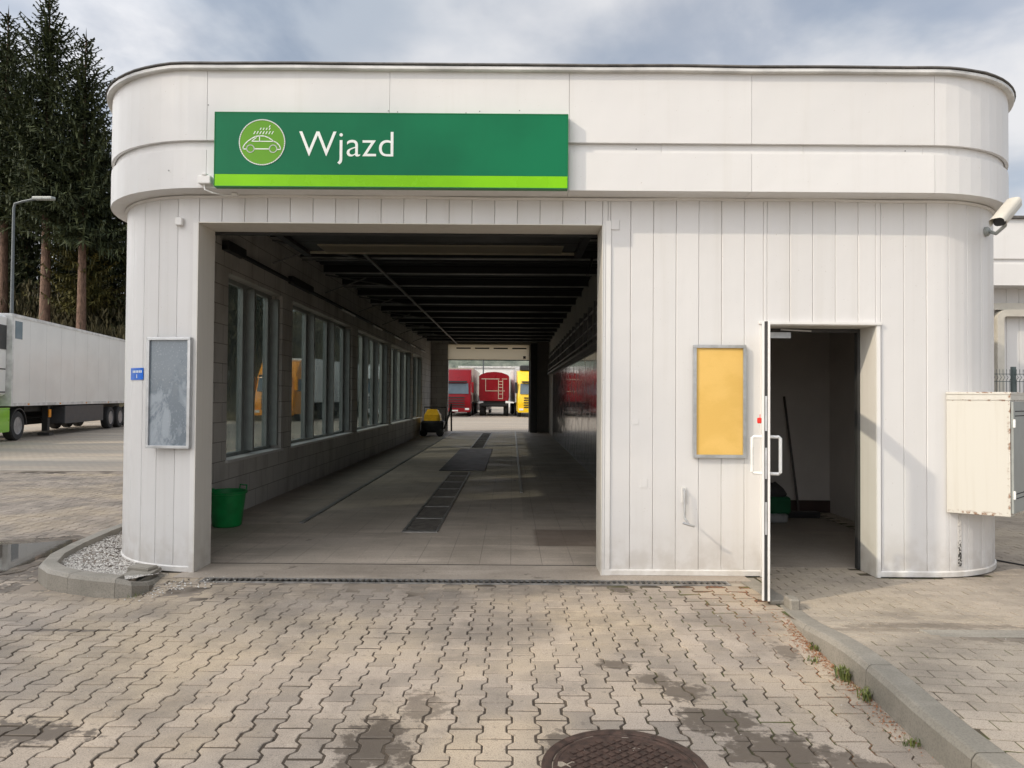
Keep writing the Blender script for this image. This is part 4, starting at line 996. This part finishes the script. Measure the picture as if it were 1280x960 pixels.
# yellow cleaning machine at the far left
t_ = thing('floor_cleaner', 'yellow and black wheeled cleaning machine at the far left end of the bay', 'cleaning machine', (-3.15, 29.0, 0))
m = MB(); m.box(-3.62, -2.72, 28.7, 29.5, .15, .62, .06); m.build('base', 'black', t_)
m = MB(); m.rings([[(x, y, z) for x, y in ((-3.52, 28.75), (-2.85, 28.75), (-2.85, 29.4), (-3.52, 29.4))] for z in (.62, )]+[[(-3.5, 28.78, .85), (-2.88, 28.78, .85), (-2.88, 29.35, .85), (-3.5, 29.35, .85)], [(-3.38, 28.9, 1.08), (-3.0, 28.9, 1.08), (-3.0, 29.2, 1.08), (-3.38, 29.2, 1.08)]]); m.build('tank', 'yellow_machine', t_)
m = MB(); m.path([(-3.55, 29.4, .6), (-3.58, 29.5, 1.15), (-2.7, 29.5, 1.15), (-2.7, 29.4, .6)], .03, 8); m.path([(-2.7, 28.8, .3), (-2.5, 28.8, .9), (-2.45, 29.1, 1.3), (-2.45, 29.3, .2)], .035, 8); m.build('push_bar', 'black', t_)
for sx__ in (-3.5, -2.85):
    m = MB(); m.lathe([(.001, -.04), (.15, -.04), (.15, .04), (.001, .04)], (sx__, 28.66, .15), 20, 'y'); m.build('wheel', 'rubber', t_, smooth=True)

# store room contents
t_ = thing('broom', 'dark broom leaning against the back wall of the store room', 'broom', (3.85, 9.9, 0))
m = MB(); m.tube((3.90, 9.78, .05), (3.83, 10.13, 1.63), .015); m.build('stick', 'brown_rod', t_)
m = MB(); m.box(3.66, 4.14, 9.66, 9.78, .006, .085, .01); m.build('head', 'black', t_)
t_ = thing('cleaning_crate', 'dark green plastic crate with a rag on top in the store room', 'crate', (3.4, 9.45, 0))
m = MB(); m.prism([(3.18, 9.3), (3.60, 9.3), (3.64, 9.62), (3.14, 9.62)], .12, .33, .02); m.build('tub', 'green_can', t_)
m = MB(); m.box(3.16, 3.56, 9.26, 9.62, .006, .12, .02); m.build('tray', 'alu', t_)
m = MB(); m.rings([[(3.42+r*math.cos(a)*1.2+.02*math.sin(3*a+z*9), 9.45+r*math.sin(a), z+.025*math.sin(2*a)) for a in [2*math.pi*k/14 for k in range(14)]] for r, z in ((.11, .32), (.14, .38), (.11, .45), (.04, .49))]); m.build('rag', 'darkgap', t_, smooth=True)

# ---------------------------------------------------------------- annex at the right
A = thing('annex_building', 'white panelled rear wing seen past the right corner of the hall', 'building', (10, 11.3, 0))
m = MB(); m.box(4.95, 18, 11.30, 11.7, 3.83, 4.46); m.box(4.95, 18, 11.30, 11.7, 3.41, 3.745); m.box(4.95, 18, 11.335, 11.7, 3.745, 3.83); m.build('fascia', 'fascia', A)
m = MB(); m.box(4.95, 18.05, 11.25, 11.7, 4.462, 4.50); m.build('roofing_edge', 'roofedge', A)
m = MB(); m.box(4.95, 18, 11.75, 20, 0, 4.3); m.build('wall_core', 'darkgap', A)
m = MB(); x = 4.95
while x < 14: m.box(x+.003, x+.203, 11.70, 11.74, 0, 3.41); x += .206
m.build('cladding', 'clad', A)
for (dx, dz, dy) in ((0, 0, 0), (.17, -.11, -.06)):
    m = MB(); r = .16; x0, x1, z0, z1 = 7.62+dx, 10.6-dx, 1.2, 3.17+dz
    prof = [(x0, z0), (x0, z1-r)]+[(x0+r-r*math.cos(a), z1-r+r*math.sin(a)) for a in [math.pi/2*k/6 for k in range(1, 7)]]+[(x1-r, z1)]+[(x1-r+r*math.sin(a), z1-r+r*math.cos(a)) for a in [math.pi/2*k/6 for k in range(1, 7)]]+[(x1, z0)]
    o_ = offs(prof, -.11); rr = []
    for (a, b), (c_, d_) in zip(prof, o_): rr.append([(a, 11.60+dy, b), (c_, 11.60+dy, d_), (c_, 11.695, d_), (a, 11.695, b)])
    m.rings(rr); m.build('window_surround', 'cab_white', A)
# mesh fence
F = thing('mesh_fence', 'grey green wire mesh fence between the corner and the rear wing', 'fence', (7.5, 10.7, 0))
m = MB(); x = 4.9
while x < 10.5: m.path([(x, 10.7, .03), (x, 10.7, 1.90), (x, 10.66, 1.94), (x, 10.70, 1.98), (x, 10.7, 2.06)], .004, 5); x += .05
for z in (.2, .9, 1.6, 1.88, 1.99): m.tube((4.9, 10.712, z), (10.5, 10.712, z), .005, n=5)
m.build('mesh_panel', 'fence', F)
for x in (4.95, 7.45, 9.95): MB().box(x, x+.06, 10.72, 10.76, 0, 2.1).build('post', 'fence', F)

# ---------------------------------------------------------------- lorries
def wheel(parent, x, y, r=.5, wd=.3, face=-1, axis='y'):
    """local coordinates, outer face towards `face` on the axle axis"""
    m = MB(); h = wd/2
    prof = [(r*.60, -h), (r*.94, -h), (r, -h+.04), (r, h-.04), (r*.94, h), (r*.60, h)]
    m.lathe(prof+[prof[0]], (x, y, r), 32, axis); m.f = m.f[:-2]; ty = m.build('wheel', 'rubber', parent, True, True)
    m = MB(); m.lathe([(.001, face*h*.35), (r*.18, face*h*.35), (r*.20, face*h*.75), (r*.30, face*h*.72), (r*.34, face*h*.3), (r*.52, face*h*.35), (r*.56, face*h*.95), (r*.61, face*h*1.0), (r*.61, face*h*.9)], (x, y, r), 24, axis)
    m.build('rim', 'rim', ty, True, True)
# white refrigerated lorry on the left; local x runs to its rear, y away from us
Rg = thing('refrigerated_lorry', 'parked white refrigerated articulated lorry with lime green tractor skirt', 'lorry', (-16.7, 24.0, 0), math.atan2(.979, -.2036))
m = MB(); m.box(0, 13.5, 0, 2.55, 1.25, 4.22, .02); m.build('trailer_box', 'white_metal', Rg, True)
m = MB(); m.box(-.02, 13.53, -.022, 2.572, 4.16, 4.27, .01); m.box(-.02, 13.53, -.022, 2.572, 1.17, 1.28, .01); m.box(-.02, .10, -.02, 2.57, 1.28, 4.16); m.build('box_edge_rail', 'capwhite', Rg, True)
m = MB()
for k in range(1, 10): m.box(k*1.35-.006, k*1.35+.006, -.003, -.0002, 1.285, 4.155)
m.build('panel_seam', 'capwhite', Rg, True)
for k in range(5):
    m = MB(); m.box(1.2+k*2.7, 1.32+k*2.7, -.034, -.0225, 1.20, 1.25, .003); m.build('marker_light', 'orange', Rg, True)
m = MB(); m.box(-.72, -.03, .12, 2.43, 1.5, 4.2, .08); fu = m.build('fridge_unit', 'white_metal', Rg, True)
m = MB(); m.box(-.62, -.12, .105, .122, 3.05, 3.85); m.box(-.60, -.15, .107, .122, 2.38, 2.42); m.box(-.60, -.15, .107, .122, 1.62, 1.66); m.build('grille', 'black', fu, True)
m = MB(); m.box(.1, 13.4, .75, .95, .9, 1.17); m.box(.1, 13.4, 1.6, 1.8, .9, 1.17); m.box(2.2, 9.2, .5, 2.1, .95, 1.17); m.box(1.9, 9.4, 1.95, 2.5, .32, 1.17); m.box(9.6, 13.3, 1.1, 1.5, .35, .9); m.box(-4.6, 1.4, .8, .95, .65, .95); m.box(-4.6, 1.4, 1.6, 1.75, .65, .95); m.build('chassis', 'chassis', Rg, True)  # frame rails; the far-side box is added to darken the underside like shade
m = MB(); m.box(4.6, 8.9, .03, .62, .42, 1.12, .02); m.build('side_box', 'sidebox', Rg, True)
m = MB(); m.box(3.55, 3.75, .25, .45, .18, 1.17); m.box(3.45, 3.85, .15, .55, .02, .1); m.tube((3.6, .35, .7), (3.6, 2.2, .7), .04); m.build('landing_leg', 'chassis', Rg, True)
m = MB(); m.box(3.56, 3.74, .20, .24, .70, 1.0); m.build('reflector_plate', 'orange', Rg, True)
for s in (9.9, 11.25, 12.6): wheel(Rg, s, .18); wheel(Rg, s, 2.37, face=1)
wheel(Rg, .62, .18); wheel(Rg, .62, 2.37, face=1); wheel(Rg, -3.3, .18); wheel(Rg, -3.3, 2.37, face=1)
m = MB(); m.rings([[(.62+rr_*math.cos(a), y, .5+rr_*math.sin(a)) for a, rr_ in [(R(10*k), .60) for k in range(0, 19)]+[(R(10*k), .56) for k in range(18, -1, -1)]] for y in (0, .4)]); m.build('mudguard', 'black', Rg, True)
m = MB(); m.box(-2.4, -.03, .0, .12, .32, 1.06, .03); m.box(-2.4, -.03, .0, .12, 1.065, 1.12, .02); m.build('side_skirt', 'lime', Rg, True)
m = MB(); sh = [(-4.9, .45), (-2.5, .45), (-2.5, 3.6), (-2.9, 3.85), (-4.2, 3.7), (-4.75, 2.9), (-4.95, 1.6)]
m.rings([[(x, y, z) for x, z in sh] for y in (.04, 2.5)]); m.build('cab', 'lime', Rg, True)
m = MB(); m.poly([(-4.955, .2, 1.75), (-4.955, 2.35, 1.75), (-4.78, 2.35, 2.85), (-4.78, .2, 2.85)], [(0, 1, 2, 3)]); m.box(-4.5, -3.7, .02, .039, 1.9, 2.7); m.build('cab_window', 'windscreen', Rg, True)
m = MB(); m.box(.22, .75, -.006, .0, 3.45, 4.05); m.build('sticker', 'windscreen', Rg, True)['label'] = 'small grey blue sticker'

def front_truck(label, X, Y, cabm, boxm, boxh, cabh=3.75, rz=0, dark_top=False, group=None, boxlen=12.5):
    t_ = thing('articulated_lorry', label, 'lorry', (X, Y, 0), rz, group)   # local: front at y=0 facing -y
    w2 = 1.24
    m = MB(); prof = [(.10, .45), (.02, .9), (.0, 1.3), (.10, 1.75), (.28, 2.65), (.5, 3.0), (.95, cabh-.1), (1.3, cabh), (2.2, cabh), (2.25, .45)]
    rr = [[(x, y+(.10 if abs(x) > 1.1 else 0), z) for y, z in prof] for x in (-w2, -1.02, 1.02, w2)]; m.rings(rr); m.build('cab', cabm, t_, True, True)
    m = MB(); m.poly([(-1.08, .05, 1.82), (1.08, .05, 1.82), (1.04, .235, 2.66), (-1.04, .235, 2.66)], [(0, 1, 2, 3)])
    for s in (-1, 1): m.box(s*(w2+.003) if s < 0 else w2-.002, s*(w2-.002) if s < 0 else w2+.003, .5, 1.35, 1.85, 2.6)
    m.build('windscreen', 'windscreen', t_, True)
    m = MB()
    for k in range(5): m.box(-.78, .78, -.03, .02, .72+k*.19, .80+k*.19, .005)
    m.box(-.95, .95, .0, .25, 2.72, 2.84, .01); m.box(-.85, .85, .02, .07, .44, .56); m.build('grille', 'black', t_, True)
    m = MB(); m.box(-w2-.01, w2+.01, -.08, .3, .36, .70, .04); m.build('bumper', cabm, t_, True)
    for s in (-1, 1):
        m = MB(); m.box(s*.98-.17, s*.98+.17, -.095, -.02, .52, .68, .02); m.build('headlight', 'lamp_glass', t_, True)
        m = MB(); m.box(s*1.38-.1, s*1.38+.1, .18, .32, 1.9, 2.75, .03); m.build('mirror', cabm if not dark_top else 'black', t_, True)
    m = MB(); m.box(-.26, .26, -.10, -.081, .42, .53); m.build('number_plate', 'sign_white', t_, True)
    m = MB(); m.box(-1.27, 1.27, 3.0, 3.0+boxlen, 1.15, boxh, .02); m.build('trailer_box', boxm, t_, True)
    m = MB(); m.box(-.5, .5, 2.2, 3.0+boxlen-.3, .65, 1.12); m.box(-1.1, 1.1, 5.5, 8.5, .5, 1.1); m.build('chassis', 'chassis', t_, True)
    if dark_top: m = MB(); m.box(-1.0, 1.1, 1.1, 2.1, cabh+.01, cabh+.42, .05); m.build('roof_deflector', 'black', t_, True)
    for yy_ in (1.35, 4.9, 11.0, 12.4):
        for s in (-1, 1): wheel(t_, s*1.08, yy_, .5, .3, s, 'x')
    return t_
front_truck('dark red lorry facing us with cream box trailer, seen through the far opening', -4.55, 57.5, 'red', 'beige_box', 4.0, 3.85)
front_truck('yellow lorry facing us at the right edge of the far opening', 1.72, 57.0, 'yellow', 'white_metal', 4.0, 3.72, R(3), True)
front_truck('amber yellow lorry with white trailer parked beyond the bay side windows', -14.6, 44.0, 'orange', 'white_metal', 4.0, 3.8, R(-8))
front_truck('white lorry with white trailer seen dimly through the far side windows', -9.6, 52.0, 'white_metal', 'white_metal', 4.0, 3.8, R(2))
# red tipper trailer seen from behind
t_ = thing('tipper_trailer', 'red tipper trailer seen from behind with white rear ladder', 'trailer', (-1.5, 60, 0))
m = MB(); top = [(-1.18, 1.25), (1.18, 1.25), (1.25, 1.6), (1.25, 3.3), (1.1, 3.45), (.6, 3.62), (0, 3.68), (-.6, 3.62), (-1.1, 3.45), (-1.25, 3.3), (-1.25, 1.6)]
m.rings([[(x, y, z) for x, z in top] for y in (0, 8.5)]); m.build('tipper_body', 'red', t_, True)
m = MB()
fr2 = lambda x0, x1, z0, z1: m.box(x0, x1, -.03, -.004, z0, z1)
fr2(-1.05, .45, 3.05, 3.11); fr2(-.72, -.67, 2.1, 3.05); fr2(-.72, .9, 2.06, 2.11); fr2(.35, .40, 1.4, 3.0); fr2(.70, .75, 1.4, 3.0); fr2(.65, 1.1, 3.05, 3.11)
for z in (1.42, 1.8, 2.35, 2.6, 2.85): fr2(.40, .70, z, z+.05)
m.build('ladder', 'beige_box', t_, True)
m = MB(); m.box(-.9, .9, .2, 8, .75, 1.22); m.box(-1.2, 1.2, .0, .15, .85, 1.0); m.build('chassis', 'chassis', t_, True)
for yy_ in (1.0, 2.4, 3.8):
    for s in (-1, 1): wheel(t_, s*1.0, yy_, .52, .42, s, 'x')
# white van far beyond
t_ = thing('parked_van', 'small white van parked between the red lorry and the red tipper', 'van', (-3.0, 70, 0))
m = MB(); vp = [(0, .35), (0, .95), (.25, 1.1), (.95, 1.75), (4.2, 1.8), (4.3, .35)]
m.rings([[(x, y, z) for y, z in vp] for x in (-.9, .9)]); m.build('body', 'white_metal', t_, True)
m = MB(); m.poly([(-.75, .27, 1.15), (.75, .27, 1.15), (.7, .88, 1.70), (-.7, .88, 1.70)], [(0, 1, 2, 3)]); m.build('windscreen', 'windscreen', t_, True)
for yy_ in (.8, 3.4):
    for s in (-1, 1): wheel(t_, s*.82, yy_, .32, .2, s, 'x')

# warehouse and hills in the distance
t_ = thing('warehouse', 'long pale flat-roofed warehouse behind the parked lorries', 'building', (2, 112, 0))
m = MB(); m.box(-8, 30, 110, 150, 0, 6.0); m.build('wall', 'white_metal', t_)
m = MB(); m.box(-8.2, 30.2, 109.8, 150, 6.0, 6.25); m.build('roof_edge', 'capwhite', t_)
m = MB(); m.box(-.6, .7, 109.9, 109.99, 3.6, 4.9); m.build('window', 'windscreen', t_)
t_ = thing('container', 'grey green shipping container left of the red tipper', 'container', (-4.4, 85, 0))
m = MB(); m.box(-6.5, -3.6, 84, 90, 0, 2.6, .03)
for k in range(14): m.box(-6.45+k*.2, -6.35+k*.2, 83.96, 84.01, .15, 2.45)
m.build('body', 'fence', t_)
def hill(x, y): return 17+22*math.exp(-((x+60)/170)**2)+10*mn.noise(Vector((x*.012, y*.01, 0)))+5*mn.noise(Vector((x*.05, y*.05, 2)))
m = MB(); nx = 160
for j, yy_ in enumerate((420, 470, 560)):
    for i in range(nx+1):
        x = -500+1000*i/nx; m.v.append((x, yy_+20*math.sin(x*.01), (-1, .80, 1.0)[j]*hill(x, yy_) if j else -1))
for j in range(2):
    for i in range(nx): a = j*(nx+1)+i; m.f.append((a, a+1, a+nx+2, a+nx+1))
struct(m.build('hills', 'hill', smooth=True))

# lamp posts
def lamp(x, y, h, arm, label):
    t_ = thing('street_lamp', label, 'street lamp', (x, y, 0), 0, 'street lamps')
    m = MB(); m.tube((x, y, 0), (x, y, h-.3), .09, .05, 12); m.path([(x, y, h-.3), (x+.05, y, h-.1), (x+arm*.4, y, h), (x+arm, y, h+.12)], .05, 8); m.build('pole', 'lamp_grey', t_, smooth=True)
    m = MB(); m.prism([(x+arm-.1, y-.12), (x+arm+.75, y-.15), (x+arm+.85, y), (x+arm+.75, y+.15), (x+arm-.1, y+.12)], h+.08, h+.2, .03); m.build('lamp_head', 'grey_alu', t_)
lamp(-21.6, 31, 9.9, .95, 'grey street lamp with angled head in front of the spruces')
lamp(-3.2, 80, 9.0, -1.0, 'thin dark lamp post far behind the red tipper trailer')

# ---------------------------------------------------------------- trees
def bank(x, y):
    d = (-x-20)*.25+(y-44)*.9; return max(-.1, min(11, d*.33+.5*mn.noise(Vector((x*.1, y*.1, 0)))))
m = grid(-130, -14, 44, 110, 60, 40, lambda x, y: bank(x, y) if x < -20 else bank(x, y)*max(0, (-14-x)/6))
struct(m.build('forest_bank', 'bank', smooth=True))
def spruce_mesh(H, Rb, base, seed, dens=1.0, curve=.85):
    rd = random.Random(seed); m = MB(); z = base; ph = 0
    while z < H-.25:
        f = (z-base)/(H-base); Lb = (Rb*(1-f)**curve+.18)*rd.uniform(.8, 1.12)
        nb = int((6 if f > .8 else 11)*dens)+rd.randint(0, 2); ph += rd.random()*3
        for k in range(nb):
            a = ph+2*math.pi*k/nb+rd.uniform(-.25, .25); l = Lb*rd.uniform(.55, 1.15); zz_ = z+rd.uniform(-.13, .13)
            ca, sa = math.cos(a), math.sin(a); dr = rd.uniform(.22, .5)*(1-f*.9)
            npt = max(3, int(l/.23)); pts = []
            for i in range(npt+1):
                q = i/npt; rr_ = l*q; dz = -dr*l*math.sin(q*2.1)*.75+.16*l*q*q*(1+f*2.2); pts.append(Vector((ca*rr_, sa*rr_, zz_+dz)))
            side = Vector((-sa, ca, 0))
            for i in range(1, npt+1):
                p = pts[i]; d = (pts[i]-pts[i-1]).normalized(); q = i/npt
                tl = (.30+.65*l*.25)*(1.15-q*.8)*rd.uniform(.7, 1.2)
                # main shoot
                wv = side*.06; m.poly([pts[i-1]-wv, pts[i-1]+wv, p+wv*.7+d*.1, p-wv*.7+d*.1], [(0, 1, 2, 3)])
                for sg in (-1, 1):
                    dd = (d*rd.uniform(.5, 1.0)+side*sg*rd.uniform(.6, 1.1)+Vector((0, 0, rd.uniform(-.95, .0)))).normalized()
                    wv = dd.cross(Vector((rd.uniform(-.4, .4), rd.uniform(-.4, .4), 1))).normalized()*rd.uniform(.035, .075)
                    e_ = p+dd*tl; m.poly([p-wv*.6, p+wv*.6, p+dd*tl*.55+wv, e_, p+dd*tl*.55-wv], [(0, 1, 2, 3, 4)])
                if rd.random() < .65:   # hanging twig
                    hl = tl*rd.uniform(.5, 1.1); wv = side*rd.uniform(.05, .09) if rd.random() < .5 else d*rd.uniform(.05, .09)
                    m.poly([p-wv, p+wv, p+wv*.6+Vector((0, 0, -hl*.7)), p+Vector((rd.uniform(-.05, .05), 0, -hl))], [(0, 1, 2, 3)])
        z += rd.uniform(.34, .56)*(1 if f < .7 else .9)
    # leader
    for k in range(5):
        a = k*1.3; m.poly([(0, 0, H+.5), (.05*math.cos(a), .05*math.sin(a), H-.5), (-.05*math.cos(a), -.05*math.sin(a), H-.5)], [(0, 1, 2)])
    tk = MB(); tk.path([(0, 0, -.6), (.03, .02, H*.3), (-.02, .03, H*.65), (0, 0, H-.2)], .40*H/26, 12, .03)
    return m, tk
protos = {}
def make_spruce(key, H, Rb, base, seed, mat='needles', dens=1.0, curve=.85):
    m, tk = spruce_mesh(H, Rb, base, seed, dens, curve)
    root = thing('spruce_tree', 'x', 'tree', (0, 0, 0)); tk.build('trunk', 'bark', root, True, True); m.build('crown', mat, root, True); protos[key] = [root, False]
make_spruce('tall', 27, 4.9, 12.4, 3, curve=.74); make_spruce('mid', 24, 4.4, 11.0, 5, curve=.78); make_spruce('low', 19, 4.2, 1.6, 8); make_spruce('yellow', 17, 3.2, 6.0, 11, 'needles2', 1.1); make_spruce('full', 24, 4.6, 3.0, 13)
def plant(key, x, y, rz, sc_, label, z=None, group=None):
    p = protos[key]
    if not p[1]: o = p[0]; p[1] = True
    else: o = copy_tree(p[0])
    o.location = (x, y, (bank(x, y) if y > 44 and x < -20 else 0) if z is None else z); o.rotation_euler = (0, 0, rz); o.scale = (sc_,)*3
    o['label'] = label; o['category'] = 'tree'
    if group: o['group'] = group
    elif 'group' in o: del o['group']
    return o
G1 = 'spruces in the wood behind the white lorry'
plant('tall', -30.3, 46.5, .3, .97, 'tallest spruce with a narrow pointed top and reddish bare trunk left of the hall', None, G1)
plant('mid', -27.6, 46.0, 1.4, .98, 'spruce with bare reddish trunk, second in height, right of the tallest one', None, G1)
plant('tall', -34.4, 48.5, 2.2, .93, 'tall spruce cut by the left picture edge beside the tallest one', None, G1)
plant('yellow', -28.8, 48.3, 2.9, .98, 'yellow-tinged drooping spruce low between the two bare trunks', None, G1)
plant('mid', -26.6, 50.0, 4.0, .80, 'shorter dark spruce close to the left edge of the hall', None, G1)
plant('low', -25.2, 50.5, 2.0, .82, 'low dense spruce hidden mostly by the hall corner', None, G1)
G2 = 'dark spruces at the back of the wood'
n = 0
for (x, y, k, s_) in [(-36, 53, 'full', .9), (-32, 55, 'full', .78), (-28.5, 56, 'full', .75), (-40, 56, 'full', 1.), (-25, 57, 'low', .9), (-31, 60, 'low', .9), (-45, 58, 'tall', .95), (-35.5, 62, 'low', .95), (-23.5, 62, 'low', .95), (-50, 62, 'full', 1.), (-41, 66, 'low', 1.), (-28, 66, 'low', 1.)]:
    plant(k, x, y, n*1.7, s_, 'dark dense spruce standing deep in the shaded wood', None, G2); n += 1
# the row of spruces to the left of the forecourt (throws the dappled shade)
G3 = 'spruces beside the forecourt, out of the photograph'
u_, q_ = Vector((-.892, -.452)), Vector((.453, -.893))
for i, (d, q, k, s_) in enumerate([(28, -7.6, 'full', .97), (27, -11.5, 'full', 1.0), (29, -15.5, 'tall', 1.0), (27, -19.5, 'full', .95), (31, -24, 'full', 1.05), (33, -9.5, 'full', 1.05), (34, -29, 'full', 1.), (36, -35, 'full', 1.), (34, -13.5, 'full', 1.1), (25.5, -5.9, 'low', 1.12), (20.5, -2.4, 'low', .87), (23, -7.2, 'full', .86)]):
    p = u_*d+q_*q; plant(k, p.x, p.y, i*2.1, s_, 'spruce in the row left of the forecourt that shades the entrance', 0, G3)
# the wood carries on to the right behind the hall: seen only through its side windows
for i, (x, y, k, s_) in enumerate([(-27, 74, 'full', .85), (-31, 80, 'low', 1.1), (-35, 84, 'full', .9), (-29.5, 88, 'full', .8), (-37.5, 92, 'low', 1.15), (-33, 98, 'full', .85)]):
    plant(k, x, y, 1+i*1.3, s_, 'spruce at the far edge of the wood seen through the side windows', 0, 'spruces seen through the side windows')
# leafless scrub under the wood
def scrub(x, y, h, seed, label):
    rd = random.Random(seed); m = MB()
    for _ in range(2200):
        a = rd.random()*6.28; r = abs(rd.gauss(0, h*.55)); bx, by = x+r*math.cos(a), y+r*math.sin(a)*.6; z0 = bank(bx, by)+rd.random()*h
        d = Vector((rd.uniform(-.5, .5), rd.uniform(-.5, .5), 1)).normalized()*rd.uniform(.25, .7); s_ = Vector((rd.uniform(-1, 1), rd.uniform(-1, 1), 0)).normalized()*rd.uniform(.012, .04); p = Vector((bx, by, z0))
        m.poly([p-s_, p+s_, p+d*.6+s_*1.5, p+d, p+d*.6-s_*1.5], [(0, 1, 2, 3, 4)])
    tag(m.build('scrub_bush', 'scrub'), label, 'bush', 'scrub bushes under the spruces')
for i in range(9): scrub(-38+i*2.0, 47.6+(i % 3)*1.4, 4.2+(i % 3)*1.0, i, 'brown leafless scrub under the spruces behind the lorry')
for k, v in protos.items():
    if not v[1]:
        for c_ in list(v[0].children): bpy.data.objects.remove(c_)
        bpy.data.objects.remove(v[0])
